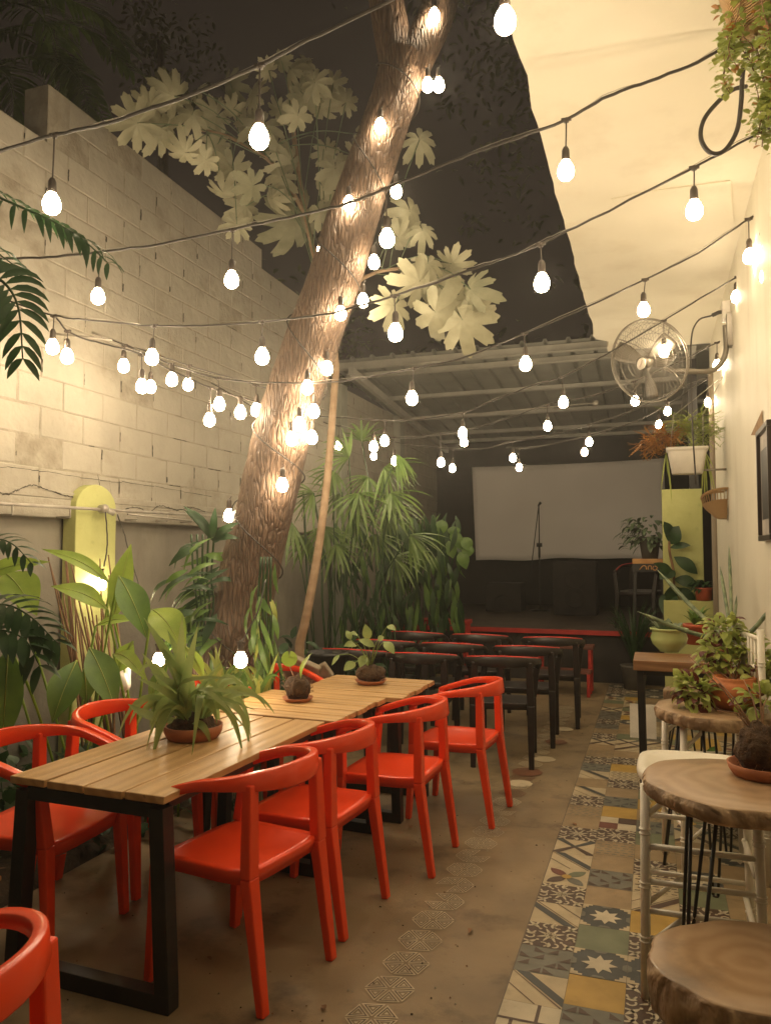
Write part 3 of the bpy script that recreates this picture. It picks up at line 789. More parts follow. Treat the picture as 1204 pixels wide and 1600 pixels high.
for sx in (-1,1): g = MB(); g.bar((sx*.29,-.55,.675),(sx*.29,.55,.675),.04,.03); g.build('side_rail', m_steel, tA)
tB = thing('plank_table', 'small square plank table with the dark kokedama, in the middle of the row', 'table', (-1.835,3.86,0), R(-2.5), 'plank tables in a row')
plank_top(tB, .74, .66, 5, 'x', Zt+.006)
leg_frame(tB, ((-.30,.68),(-.32,0),(.32,0),(.30,.68)), -.25); leg_frame(tB, ((-.30,.68),(-.32,0),(.32,0),(.30,.68)), .25)
tC = thing('plank_table', 'small square plank table with the leafy kokedama, farthest in the row', 'table', (-1.72,4.56,0), R(-1.0), 'plank tables in a row')
plank_top(tC, .70, .66, 5, 'x', Zt)
leg_frame(tC, ((-.28,.675),(-.30,0),(.30,0),(.28,.675)), -.25); leg_frame(tC, ((-.28,.675),(-.30,0),(.30,0),(.28,.675)), .25)

# ------------------------------------------------------------------ log slices
def slab(name_parent, r, th, z, seed, part='table_top', sx=1.0, sy=1.0):
    rnd = random.Random(seed); n = 72; ph = [rnd.uniform(0,6.3) for _ in range(5)]
    def rad(a): return r*(1+.045*math.sin(2*a+ph[0])+.03*math.sin(3*a+ph[1])+.014*math.sin(7*a+ph[2])+.008*math.sin(13*a+ph[3]))
    g = MB(); vs = []
    levels = [(.0,0,0),(.5,0,0),(.955,0,0),(.985,-.003,0),(1.0,-.012,1),(1.012,-.35*th,1),(1.0,-.7*th,1),(.975,-th+.008,1),(.95,-th,1)]
    for k, (f, dz, b_) in enumerate(levels):
        for j in range(n):
            a = 2*PI*j/n; rr = rad(a)*f*(1+(.007*math.sin(19*a+ph[4]+k)+.008*math.sin(31*a+k*2) if b_ else 0))
            vs.append((rr*math.cos(a)*sx, rr*math.sin(a)*sy, z+dz))
    fs = []; 
    g.v = [tuple(v) for v in vs]
    for k in range(len(levels)-1):
        for j in range(n):
            g.f.append((k*n+j, (k+1)*n+j, (k+1)*n+(j+1)%n, k*n+(j+1)%n)); g.m.append(0 if k < 3 else 1); g.sm.append(True)
    g.f.append(tuple((len(levels)-1)*n+j for j in range(n))[::-1]); g.m.append(0); g.sm.append(False)
    return g.build(part, [m_logtop, m_logbark], name_parent)
def hairpin(t, x, y, z, ax, ay, part='leg'):
    g = MB(); s = .035; q = Vector((-ay, ax, 0)).normalized()
    bx, by = x+ax*.09, y+ay*.09
    for sg in (-1, 1):
        g.tube([(x+q.x*s*sg*1.4, y+q.y*s*sg*1.4, z), (bx+q.x*.010*sg, by+q.y*.010*sg, .012)], .0065, 6)
    g.tube([(bx-q.x*.010,by-q.y*.010,.012),(bx,by,.004),(bx+q.x*.010,by+q.y*.010,.012)], .0065, 6)
    return g.build(part, m_steel, t)
def log_table(x, y, z, r, th, seed, lab, n=4, rz=0, sx=1, sy=1, nm='log_table', cat='table', grp='log slice tables along the house wall'):
    t = thing(nm, lab, cat, (x,y,0), rz, grp)
    slab(t, r, th, z, seed, 'table_top' if cat == 'table' else 'seat', sx, sy)
    for k in range(n):
        a = 2*PI*(k+.5)/n; hairpin(t, r*.62*math.cos(a), r*.62*math.sin(a), z-th, math.cos(a), math.sin(a))
    return t
log_table(.265, 2.72, .825, .305, .056, 4, 'round log slice table carrying the dark root ball in a terracotta saucer')
log_table(.285, 4.10, .80, .285, .062, 9, 'round log slice table carrying the big orange pot of coleus', rz=.6)
log_table(.225, 2.27, .485, .255, .13, 15, 'thick log stool with a rounded brown seat in the bottom right corner', 3, .4, 1.05, .92, 'log_stool', 'stool', 'log stools by the house wall')
log_table(.22, 5.75, .62, .15, .10, 21, 'small log stool tucked below the plank bar table', 3, .2, 1.1, 1, 'log_stool', 'stool', 'log stools by the house wall')

# ------------------------------------------------------------------ white bamboo-style bar chairs
def chiavari(x, y, rz, lab, back=True):
    t = thing('bar_chair', lab, 'chair', (x,y,0), rz, 'white bar chairs along the house wall')
    def post(x0, y0, x1, y1, z1, z0=0):
        g = MB(); g.tube([(x0,y0,z0),(x1,y1,z1)], .0165, 10)
        k = 5 if z1 > .9 else 3
        for i in range(1, k+1):
            f = i/(k+1)+.03; c = Vector((x0+(x1-x0)*f, y0+(y1-y0)*f, z0+(z1-z0)*f))
            for d in (-.008, .008): g.lathe([(.014,-.004),(.0205,-.002),(.0205,.002),(.014,.004)], c+Vector((0,0,d)), 10)
        return g.build('leg', m_white, t)
    S = .175; zs = .735
    post(-S-.01,-S-.01,-S,-S,zs); post(-S-.01,S+.01,-S,S,zs)       # front (towards -x)
    zb = 1.19 if back else zs
    post(S+.02,-S,S+.01,-S,zb); post(S+.02,S,S+.01,S,zb)       # back posts
    g = MB(); n = 40; vs = []
    def se(a, R_): 
        c_, s_ = math.cos(a), math.sin(a); k = (abs(c_)**4+abs(s_)**4)**(-.25); return (c_*k*R_, s_*k*R_)
    prof = [(.0,.770),(.75,.768),(.80,.772),(.88,.777),(.97,.772),(1.0,.755),(.97,.738),(.8,.735),(0,.735)]
    for f, z in prof:
        for j in range(n): p = se(2*PI*j/n, .205*f); vs.append((p[0],p[1],z))
    g.add(vs, [(k*n+j,k*n+(j+1)%n,(k+1)*n+(j+1)%n,(k+1)*n+j)[::-1] for k in range(len(prof)-1) for j in range(n)], 0, True)
    g.build('seat', m_white, t)
    g = MB()
    for z in (.30,.40,.52):
        for a_, b_ in (((-S,-S),(S,-S)),((-S,S),(S,S))): g.tube([(*a_,z),(*b_,z)], .0105, 8)
    for z in (.25,.46):
        g.tube([(-S,-S,z),(-S,S,z)], .0105, 8); g.tube([(S,-S,z),(S,S,z)], .0105, 8)
    for sy in (-1,1):
        g.tube([(-S,sy*S,.62),(-S+.10,sy*S,.72)], .010, 8); g.tube([(-S,sy*S,.18),(-S+.12,sy*S,.29)], .010, 8)
    g.build('stretcher', m_white, t)
    if not back: return
    g = MB()
    for z in (.86,1.00,1.145): g.tube([(S+.012,-S,z),(S+.022,0,z),(S+.012,S,z)], .0115, 8)
    for k in range(7):
        yy = -S+.045+k*(2*S-.09)/6; g.tube([(S+.016,yy,.86),(S+.016,yy,1.145)], .0075, 8)
        g.lathe([(.006,-.006),(.011,0),(.006,.006)], (S+.016,yy,1.07), 8)
    g.build('backrest', m_white, t)
_f = onZ(1003,1562,0); chiavari(_f.x+.195, _f.y+.19, 0, 'backless white bamboo-style bar stool partly under the log table with the dark root ball', False)
chiavari(.25, 4.17, R(13), 'white bamboo-style bar chair under the log table with the orange coleus pot')

# plank bar table at the wall
a = onZ(990,1029,.9)
bt = thing('bar_table', 'narrow brown plank bar table on black legs holding the green bowl and red pot', 'table', (.22,5.17,0))
g = MB(); g.box((0, 0, .87), (.70, .42, .062)); g.build('table_top', m_walnut, bt, bevel=.004)
for sx in (-1,1):
    for sy in (-1,1):
        g = MB(); g.bar((sx*.30,sy*.16,0),(sx*.31,sy*.17,.838),.04,.04,0,(0,1,0)); g.build('leg', m_steel, bt, bevel=.003)
for sy in (-1,1): g = MB(); g.box((0,sy*.17,.825),(.58,.03,.028)); g.build('frame_rail', m_steel, bt)
g = MB(); p0 = onZ(988,1100,0); g.box((p0.x+.12, 6.9, .14), (.21, .02, .28), rot=Matrix.Rotation(-.12,3,'X'))
tag(g.build('leaning_board', m_whiteplastic), 'small white board leaning on the floor below the bar table', 'board')

# bench step by the stage
bs = thing('step_bench', 'brown two-tier wooden step with red ends in front of the stage', 'steps', onZ(895,1085,0))
X0, Y0 = bs.location.x, bs.location.y
g = MB(); g.box((-.10,.22,.50),(.62,.26,.035)); g.build('upper_tread', m_brownred, bs, bevel=.004)
g = MB(); g.box((-.10,-.02,.26),(.60,.24,.03)); g.build('lower_tread', m_brownred, bs, bevel=.004)
for sx in (-.375,.175):
    g = MB(); g.box((sx,.10,.24),(.035,.05,.48)); g.box((sx,.30,.24),(.035,.05,.48)); g.box((sx,-.12,.122),(.035,.05,.245)); g.box((sx+.0,.09,.225),(.030,.46,.03))
    g.build('side_frame', m_redpaint, bs, bevel=.003)
# a red crate-like low box left of the stage front
g = thing('red_bench', 'red painted low bench beside the climbing plants left of the stage', 'bench', (onY(690,975,8.9).x, 9.0, 0))
zz = onY(690,968,8.9).z
c = MB(); c.box((0,0,zz-.03),(.62,.3,.05)); c.build('seat', m_redpaint, g, bevel=.004)
for sx in (-.27,.27):
    c = MB(); c.box((sx,0,(zz-.055)/2),(.05,.26,zz-.057)); c.build('leg', m_redpaint, g)

# ------------------------------------------------------------------ stage things
mY = 12.4
b0 = onY(843,952,mY); t0_ = onY(843,788,mY)
ms = thing('microphone_stand', 'thin black microphone stand in front of the grey screen', 'microphone stand', (b0.x, mY, .638))
g = MB(); g.lathe([(0,0),(.15,0),(.15,.012),(.03,.03),(.012,.035),(.012,.9),(.0,.9)], (0,0,0), 16); g.build('stand_base', m_steel, ms)
g = MB(); hh = t0_.z-.638; g.tube([(0,0,.85),(0,0,1.08)], .018, 8); g.tube([(0,0,1.0),(.0,0,hh)], .009, 8); g.lathe([(0,-.03),(.045,-.03),(.045,.03),(0,.03)], (0,0,1.05), 8); g.build('pole', m_steel, ms)
g = MB(); g.tube([(-.14,-.02,.55),(-.10,-.02,.9),(.0,-.02,hh-.02),(.02,-.02,hh)], .008, 8); g.build('boom', m_steel, ms)
g = MB(); g.tube([(-.01,-.02,hh-.03),(.035,-.03,hh+.03)], [.014,.024], 8); g.build('microphone', m_steel, ms)
for (px, w_, h_, d_, lab, yy) in ((900,.62,.80,.5,'large black loudspeaker cabinet on the stage right of the microphone stand',11.9),(790,.55,.45,.5,'low black amplifier cabinet on the stage left of the microphone stand',12.3)):
    p = onY(px, 955, yy); sp = thing('stage_speaker', lab, 'loudspeaker', (p.x, yy, .638), 0, 'loudspeakers on the stage')
    g = MB(); g.box((0,0,h_/2), (w_, d_, h_)); g.build('cabinet', m_black, sp, bevel=.012)
    g = MB()
    for zz in ((.3,.62) if h_ > .6 else (.22,)):
        g.lathe([(0,-.02),(.06,-.012),(.13,.014),(.15,.016),(.155,0)], (0,-d_/2-.006,h_*zz/ .92), 20, rot=Matrix.Rotation(PI/2,3,'X'))
    g.build('speaker_cone', m_black, sp)
# tall table with orange top on the stage
tY = 9.85; p = onY(1012,873,tY)
tt = thing('tall_plant_table', 'tall black table with an orange wooden top at the right edge of the stage', 'table', (p.x, tY, .638))
H = p.z-.638
m_or = wave_mat('orange wood', (.42,.20,.06), (.52,.28,.09), 'BANDS', 'DIAGONAL', 3, 3, .5, .1)
g = MB(); g.box((0,0,H-.03),(.36,.34,.06)); g.build('table_top', m_or, tt, bevel=.004)
g = MB(); g.box((0,-.172,H-.11),(.36,.012,.09)); g.build('front_board', m_steel, tt)
g = MB()
for (pts) in ([(-.10,0,-.13),(-.06,0,-.085),(-.03,0,-.09),(-.02,0,-.13)],[(0,0,-.13),(.0,0,-.09),(.03,0,-.085),(.035,0,-.13)],[(.06,0,-.085),(.05,0,-.12),(.08,0,-.135),(.10,0,-.10),(.07,0,-.085)]):
    g.tube(smooth_path([(x_,-.181,H+z_) for x_,_,z_ in pts],4), .007, 6)
g.build('painted_scroll', m_or, tt)
for sx in (-1,1):
    for sy in (-1,1):
        g = MB(); g.bar((sx*.17,sy*.15,0),(sx*.15,sy*.14,H-.06),.035,.035,0,(0,1,0)); g.build('leg', m_steel, tt)

# ------------------------------------------------------------------ string lights
def bulb_unit(root, top, z_bulb, dim=False, lean=0.0):
    """a tee on the cable, a short drop, a socket and a bulb; the bulb's middle at z_bulb"""
    x, y, z = top; dx = lean
    hb = Vector((x+dx, y, z_bulb))
    sk = hb+Vector((0,0,.072))
    h = MB()
    h.tube([(x,y,z+.006),(x,y,z-.012)], [.009,.013], 8); h.bar((x-.022,y,z),(x+.022,y,z), .013, .013)
    if sk.z < z-.015:
        h.tube(smooth_path([(x,y,z-.008),(x+dx*.3,y,(z+sk.z)/2+.01),(hb.x,y,sk.z)],3), .0035, 6)
    h.lathe([(.0035,.055),(.010,.052),(.0165,.038),(.018,.0),(.0165,-.022),(.0,-.022)], (hb.x,y,sk.z-.02), 10)
    ho = h.build('lamp_holder', m_brass, root)
    ho.matrix_parent_inverse = Matrix.Translation(-root.location)
    b_ = MB()
    b_.lathe([(.0145,.047),(.019,.037),(.029,.021),(.0355,.002),(.0365,-.012),(.033,-.029),(.022,-.042),(.009,-.047),(.0,-.048)], hb, 14)
    bo = b_.build('bulb', m_bulbs if dim else m_bulb, ho)
    bo.matrix_parent_inverse = Matrix.Identity(4)
    return ho
def light_string(lab, Y0, s, pts, bulbs, dim=(), rope=True, rad=.0055, extra=()):
    P = [onY(px, py, Y0, s) for px, py in pts]
    P = smooth_path(P, 6, .0015)
    root = thing('string_light', lab, 'string lights', P[0], 0, 'strings of bulbs across the courtyard')
    g = MB(); g.tube(P, rad, 6); local(g, root, 'cable', m_rubber)
    if rope:
        g = MB(); q = [p+Vector((0,.003,.010+.006*math.sin(i*.45))) for i, p in enumerate(P)]; g.tube(q, .0018, 5); local(g, root, 'support_wire', m_wirerope)
    if 160 < pts[0][0] < 180:
        g = MB(); g.tube([(XW-.02, P[0].y-.05, P[0].z+.06), P[0]+Vector((.03,0,-.01))], .008, 6); local(g, root, 'wall_rod', m_pipe)
    for k, bp in enumerate(bulbs):
        b_ = onY(*bp, Y0, s)
        i = min(range(len(P)-1), key=lambda i: abs((P[i].x+P[i+1].x)/2-b_.x))
        a, c = P[i], P[i+1]; f = min(1,max(0,(b_.x-a.x)/(c.x-a.x if abs(c.x-a.x) > 1e-6 else 1)))
        tp = a.lerp(c, f)
        z = min(b_.z, tp.z-.10)
        bulb_unit(root, (b_.x, tp.y, tp.z), z, k in dim, random.uniform(-.012,.012))
    for x, dz in extra:      # unseen bulbs added for light, farther along the string
        i = min(range(len(P)-1), key=lambda i: abs(P[i].x-x)); bulb_unit(root, tuple(P[i]), P[i].z-dz)
    return root
light_string('nearest string of bulbs crossing the top of the photo above the split leaves', 2.48, 0,
    [(-60,266),(0,237),(90,210),(165,193),(300,147),(405,102),(500,54),(610,0),(700,-50),(793,-98),(950,-190),(1030,-245)],
    [(83,317),(405,213),(793,30)], rad=.0072, extra=((.0,.2),(-3.2,.2)))
light_string('string of bulbs passing in front of the upper trunk and ending at the hanging vine', 3.42, 0,
    [(-90,412),(0,405),(75,402),(155,394),(235,384),(365,358),(450,340),(545,317),(605,294),(720,246),(800,218),(877,190),(940,155),(1000,131),(1090,97),(1165,50),(1225,18)],
    [(155,462),(362,436),(602,372),(885,265)], rad=.0068)
light_string('string of bulbs starting at the left wall and crossing the middle of the trunk', 3.6, 0,
    [(-60,440),(25,474),(85,493),(135,500),(240,509),(330,508),(410,503),(500,492),(560,478),(632,457),(729,424),(796,400),(840,383),(900,354),(1072,268),(1165,218),(1222,192)],
    [(83,541),(240,557),(409,556),(616,519),(845,441),(1085,327)])
light_string('string of bulbs ending at the first lamp on the cream wall', 4.85, .20,
    [(170,529),(215,548),(270,570),(345,592),(430,598),(510,597),(570,590),(645,576),(720,560),(820,520),(900,487),(1000,440),(1090,395),(1160,348),(1176,338)],
    [(195,571),(267,590),(340,631),(646,621),(819,568),(1008,483),(1170,400)])
light_string('string of bulbs in front of the wall fan running to the slim papaya stem', 6.0, 0,
    [(330,598),(400,637),(449,645),(520,652),(587,656),(650,656),(721,645),(760,630),(830,603),(880,588),(920,568),(960,546),(1030,505),(1090,468),(1156,430)],
    [(490,684),(585,697),(602,688),(724,676),(878,628),(1037,548),(1152,463)])
light_string('string of bulbs just in front of the metal roof, third lamp under the fan', 7.2, 0,
    [(505,660),(540,668),(600,682),(650,684),(690,678),(760,665),(855,632),(920,620),(990,596),(1065,563),(1100,545),(1124,533)],
    [(530,696),(615,720),(688,722),(724,690),(855,665),(990,626),(1120,570)])
light_string('farthest string of bulbs under the metal roof in front of the screen', 8.35, 0,
    [(560,672),(585,683),(640,695),(707,702),(760,700),(800,690),(850,682),(920,664),(980,645),(1042,616),(1080,600),(1112,588)],
    [(585,712),(707,731),(800,715),(920,690),(1042,642),(1106,628)])
light_string('short string of bulbs above the screen with lamps close below the farthest one', 9.0, 0,
    [(790,700),(830,700),(900,685),(950,672),(1000,655),(1050,628),(1095,598),(1112,590)], [(811,730),(912,706),(1028,663),(1118,606)])
light_string('string of bulbs sloping from the left wall down to the trunk, lower of the pair', 7.07, 1.03,
    [(86,494),(110,520),(160,537),(220,553),(275,582),(340,610),(400,628),(430,642)], [(105,556),(221,603),(329,655),(373,642)], rope=False)
light_string('string of bulbs sloping from the left wall down to the trunk, upper of the pair', 4.7, .05,
    [(172,530),(200,540),(240,552),(300,573),(360,590),(400,602),(430,612)], [(234,604),(295,600),(399,640)], dim=(1,), rope=False)
# unseen string added over the camera to light the near chairs and table
light_string('added unseen string of bulbs lighting the front of the table from above', 1.35, 0,
    [(-700,80),(-300,-250),(100,-520),(602,-700),(1000,-850)], [], extra=((-2.6,.2),(-1.9,.2),(-1.2,.2),(-.5,.2),(.1,.2)))

# ------------------------------------------------------------------ big leaning tree
TY = 4.62
def tr(px, py, Y=TY): return onY(px, py, Y)
tk = [(330,1090,58),(356,1010,54),(380,930,51),(400,850,49),(416,790,48),(432,720,47),(452,640,47),(476,565,46),(500,500,45),(524,430,43),(548,350,42),(572,280,40),(597,210,38),(620,140,37),(634,90,38)]
path = [tr(x,y) for x,y,_ in tk]; rads = [w_*4.9/1200 for _,_,w_ in tk]
base = Vector((path[0].x-.12, TY, -.05)); path = [base]+path; rads = [.30]+rads
sp = smooth_path(path, 5); K = len(sp)
rr_ = []
for i in range(K):
    f = i/5; a = min(int(f), len(rads)-2); rr_.append(rads[a]*(1-(f-a))+rads[a+1]*(f-a))
tree = thing('leaning_tree', 'big leaning tree with ridged brown bark and bulbs wound round its trunk', 'tree', base)
def bark_tube(pts, rad, n=110, seed=1):
    g = MB(); vs = []; ref = None; k = len(pts)
    for i, p in enumerate(pts):
        d = (pts[min(i+1,k-1)]-pts[max(i-1,0)]).normalized()
        ref = ref or Vector((0,1,0)); r = d.cross(ref).normalized(); ref2 = r.cross(d).normalized()
        for j in range(n):
            a = 2*PI*j/n; q = Vector((math.cos(a)*2.2, math.sin(a)*2.2, i*.07+seed))
            f = 1+.05*noise.noise(q*.6)+.05*abs(noise.noise(Vector((math.cos(a)*7.5, math.sin(a)*7.5, i*.10+seed))))+.03*abs(noise.noise(Vector((math.cos(a)*17, math.sin(a)*17, i*.2+seed))))-.04
            vs.append(p+(r*math.cos(a)+ref2*math.sin(a))*rad[i]*f)
    g.add(vs, [(i*n+j, i*n+(j+1)%n, (i+1)*n+(j+1)%n, (i+1)*n+j) for i in range(k-1) for j in range(n)], 0, True)
    return g
def densify(pts, rad, k):
    P, Q = [], []
    for i in range(len(pts)-1):
        for q in range(k): t = q/k; P.append(pts[i].lerp(pts[i+1], t)); Q.append(rad[i]*(1-t)+rad[i+1]*t)
    return P+[pts[-1]], Q+[rad[-1]]
dp, dr = densify(sp, rr_, 3)
local(bark_tube(dp, dr), tree, 'trunk', m_bark)
# fork and limbs above
fork = path[-1]
limbs = [([fork-Vector((.03,0,.15)), tr(606,20,4.6), tr(590,-80,4.6), tr(560,-260,4.4), tr(520,-420,4.2)], [.13,.12,.11,.09,.05]),
         ([fork-Vector((0,0,.12)), tr(682,20,4.75), tr(712,-90,4.9), tr(760,-260,5.2), tr(820,-420,5.6)], [.13,.12,.11,.09,.05]),
         ([tr(712,-90,4.9), tr(840,-160,5.8), tr(960,-260,6.6)], [.08,.06,.03])]
for L_, r_ in limbs:
    q = smooth_path(L_, 6); rr = []
    for i in range(len(q)): f = i/6; a = min(int(f), len(r_)-2); rr.append(r_[a]*(1-(f-a))+r_[a+1]*(f-a))
    local(bark_tube(q, rr, 60, 5), tree, 'limb', m_bark)
crown = MB(); rnd = random.Random(5)
def clump(g, c, rad, n, L, mi=0, droop=.5, peak=.4, W=.38, seed=None):
    for _ in range(n):
        v = Vector((rnd.gauss(0,1), rnd.gauss(0,1), rnd.gauss(0,1))).normalized()*rad*rnd.random()**.45
        v.z *= .7
        d = Vector((rnd.uniform(-1,1), rnd.uniform(-1,1), rnd.uniform(-.9,.3)))
        l = L*rnd.uniform(.6,1.2); g.leaf(Vector(c)+v, d, (rnd.uniform(-.3,.3),rnd.uniform(-.3,.3),1), l, l*W, droop, mi, 3)
for _ in range(34):
    px, py = rnd.uniform(690,880), rnd.uniform(-120,360); Y = rnd.uniform(8.5,13)
    if px > 830 and py > 200: continue
    clump(crown, onY(px, py, Y), rnd.uniform(.3,.7), 26, .16)
for _ in range(16):
    clump(crown, onY(rnd.uniform(380,760), rnd.uniform(-320,-20), rnd.uniform(5.5,9)), rnd.uniform(.3,.6), 26, .14)
local(crown, tree, 'crown', l_dim)

# bulbs wound round the trunk
def on_trunk(px, py, off=.05):
    # nearest trunk section for this picture height; the bulb rests on the camera side of the bark
    best = min(range(K), key=lambda i: abs((sp[i]-O).dot(CU)/(sp[i]-O).dot(CF) - ((800-py)/FOC)))
    c, r = sp[best], rr_[best]
    p = onY(px, py, TY); lat = p.x-c.x
    lat = max(-r*1.15, min(r*1.15, lat)); yy = math.sqrt(max(0, (r*1.0)**2-lat**2))
    return onY(px, py, c.y-yy-off)
tb = [(678,24),(685,132),(668,132),(594,196),(619,298),(545,317),(584,409),(503,390),(567,469),(532,489),(511,575),(480,605),(490,642),(468,662),(487,683),(456,685),(441,757),(358,805)]
root = thing('trunk_string_light', 'string of bulbs wound up and down the leaning tree trunk', 'string lights', on_trunk(441,757))
for px, py in tb:
    p = on_trunk(px, py, .045)
    h = MB(); h.lathe([(.0035,.055),(.010,.052),(.0165,.038),(.018,.0),(.0165,-.022),(.0,-.022)], (p.x,p.y,p.z+.055), 10)
    h.tube([(p.x,p.y,p.z+.10),(p.x+.01,p.y+.01,p.z+.13)], .0035, 6)
    ho = local(h, root, 'lamp_holder', m_brass)
    b_ = MB(); b_.lathe([(.0145,.047),(.019,.037),(.029,.021),(.0355,.002),(.0365,-.012),(.033,-.029),(.022,-.042),(.009,-.047),(.0,-.048)], p, 14)
    bo = b_.build('bulb', m_bulb, ho); bo.matrix_parent_inverse = Matrix.Identity(4)
# helical cable
g = MB(); pts = []
turns = 7; N_ = turns*26
for k in range(N_+1):
    f = k/N_; i = int(4+f*(K-6)); c, r = sp[i], rr_[i]; d = (sp[min(i+1,K-1)]-sp[i-1]).normalized()
    r1 = d.cross(Vector((0,1,0))).normalized(); r2 = r1.cross(d).normalized(); a = 2*PI*turns*f
    fi = 4+f*(K-6)-i; c = c.lerp(sp[min(i+1,K-1)], fi)
    pts.append(c+(r1*math.cos(a)+r2*math.sin(a))*(r*1.03+.012)+d*.05*math.sin(a*.5+1))
g.tube(pts, .005, 6); local(g, root, 'cable', m_rubber)

# drop string among the plants
def free_string(lab, pts, bulbs, drop=.10, name='drop_light'):
    P = smooth_path([onD(*p) for p in pts], 6, .002); root = thing(name, lab, 'string lights', P[0])
    g = MB(); g.tube(P, .005, 6); local(g, root, 'cable', m_rubber)
    for px, py, D in bulbs:
        b_ = onD(px, py, D); bulb_unit(root, (b_.x, b_.y, b_.z+drop), b_.z)
free_string('black cable with a bulb hanging down from the conduit among the broad lime leaves',
    [(184,805,5.6),(193,830,5.5),(207,880,5.4),(222,930,5.2),(240,972,5.1),(256,1000,5.0),(252,1008,4.9)], [(248,1030,4.85)], .09)
free_string('bulb close to the lime pilaster shining on it behind the tall leaf', [(165,800,5.4),(168,850,5.4),(163,885,5.32)], [(158,912,5.40)], .10)
free_string('bulb hanging low among the grassy leaves at the foot of the leaning tree', [(415,905,4.5),(405,950,4.4),(385,990,4.3),(376,1006,4.25)], [(376,1030,4.25)], .09)
free_string('bulbs clustered on the cream wall beside the first wall lamp', [(1176,338,5.0),(1182,360,4.7),(1192,375,4.4)], [(1193,392,4.35),(1197,430,4.3)], .10, 'wall_string_light')

# ------------------------------------------------------------------ plants: helpers
rnd = random.Random(77)
def leaf2(g, P, Q, W, sag=.12, mi=0, face=None, n=8, fold=.12, peak=.45, wave=0.0, ex=.85):
    """Blade from P to Q, arched by sag, its flat side turned to FACE."""
    P, Q = Vector(P), Vector(Q); d = Q-P; L = d.length; face = Vector(face) if face is not None else -(((P+Q)/2-O).normalized())+Vector((0,0,.6))
    r = d.cross(face).normalized(); u = r.cross(d).normalized(); vs = []
    for i in range(n+1):
        t = i/n; c = P+d*t+u*(sag*L*math.sin(PI*t))
        w_ = W*.5*math.sin(PI*min(1, t**(math.log(.5)/math.log(peak))))**ex if 0 < t < 1 else W*.015
        vv = wave*math.sin(t*14)
        vs += [c-r*w_+u*(w_*fold+vv*W), c-r*w_*.5+u*w_*fold*.35, c, c+r*w_*.5+u*w_*fold*.35, c+r*w_+u*(w_*fold-vv*W)]
    fs = [(i*5+k, i*5+k+1, i*5+k+6, i*5+k+5) for i in range(n) for k in range(4)]
    g.add(vs, fs, mi, True)
def frond(g, pts, n, L, W, mi=0, droop=.3, ang=60, up=(0,0,1), taper=.35, rad=.004, mstem=1):
    P = smooth_path(pts, 6); k = len(P); up = Vector(up)
    g.tube(P, [rad*(1-.6*i/k) for i in range(k)], 5, mstem)
    for i in range(n):
        f = .06+.94*i/(n-1); q = f*(k-1); a = min(int(q), k-2); p = P[a].lerp(P[a+1], q-a); d = (P[a+1]-P[a]).normalized()
        l = L*(1-(1-taper)*f**2)*(.7+.3*min(1,f*4))
        for s in (-1,1):
            side = d.cross(up).normalized()*s; aa = R(ang*(1-.45*f)+rnd.uniform(-5,5))
            g.leaf(p, d*math.cos(aa)+side*math.sin(aa)+up*rnd.uniform(-.05,.15), up, l*rnd.uniform(.9,1.1), W, droop, mi, 5, .2, .4)
def plant(lab, cat, parts, base, name='plant', grp=None):
    root = thing(name, lab, cat, base, 0, grp)
    for nm, g, m in parts: local(g, root, nm, m)
    return root
def bunch(g, c, rad, n, L, W, mi=0, droop=.5, out=.6, upb=.1, peak=.42, squash=.8, seg=4):
    for _ in range(n):
        v = Vector((rnd.gauss(0,1), rnd.gauss(0,1), rnd.gauss(0,1))).normalized(); p = Vector(c)+Vector((v.x,v.y,v.z*squash))*rad*rnd.random()**.5
        d = v*out+Vector((rnd.uniform(-.5,.5), rnd.uniform(-.5,.5), upb+rnd.uniform(-.4,.4))); l = L*rnd.uniform(.65,1.2)
        g.leaf(p, d, (rnd.uniform(-.4,.4),rnd.uniform(-.4,.4),1), l, l*W, droop, mi, seg, .15, peak)

# ---- slim papaya tree behind the leaning trunk
PD = 5.75
stem = smooth_path([onD(466,1012,5.5), onD(478,965,5.5), onD(497,860,5.55), onD(512,740,5.6), onD(522,610,5.65), onD(524,560,5.7), onD(505,460,5.75), onD(478,340,5.75), onD(460,220,5.75), onD(452,120,5.75)], 5)
stem[0].z = .02
ns = len(stem); g = MB(); g.tube(stem, [.034-.019*(i/ns) for i in range(ns)], 12)
br = smooth_path([onD(518,500,5.75), onD(560,440,5.7), onD(620,420,5.6), onD(680,432,5.5)], 5)
g.tube(br, [.018-.009*i/len(br) for i in range(len(br))], 8)
br2 = smooth_path([onD(480,340,5.75), onD(430,260,5.7), onD(360,215,5.6), onD(300,200,5.4)], 5)
g.tube(br2, [.018-.010*i/len(br2) for i in range(len(br2))], 8)
lv = MB(); pt = MB()
LV = [(215,192,42),(272,150,40),(290,238,38),(338,182,38),(362,262,34),(455,108,38),(492,128,30),(398,150,30),(436,172,30),(500,165,36),(482,215,48),(530,205,36),(402,252,36),
      (440,275,38),(348,300,32),(384,322,30),(460,345,55),(505,292,34),(432,225,30),(322,250,28),(250,200,36),(560,245,32),(524,262,34),(655,218,34),(640,330,42),(622,372,38),(660,360,30),
      (632,402,34),(655,440,42),(615,478,44),(692,438,46),(680,488,60),(735,452,42),(722,500,52),(748,482,34),(598,505,34),(668,412,40),(705,412,32),(310,140,30),(260,125,28),(480,100,24),(420,110,26),(385,200,30),(370,350,26),(540,160,26),
      (360,130,34),(410,195,38),(465,180,36),(300,180,34),(235,165,30),(455,250,40),(510,235,32),(395,290,34),(425,310,30),(340,225,32),(500,330,34),(365,170,28),(440,95,26),(560,210,28),(520,130,28),(475,150,30)]
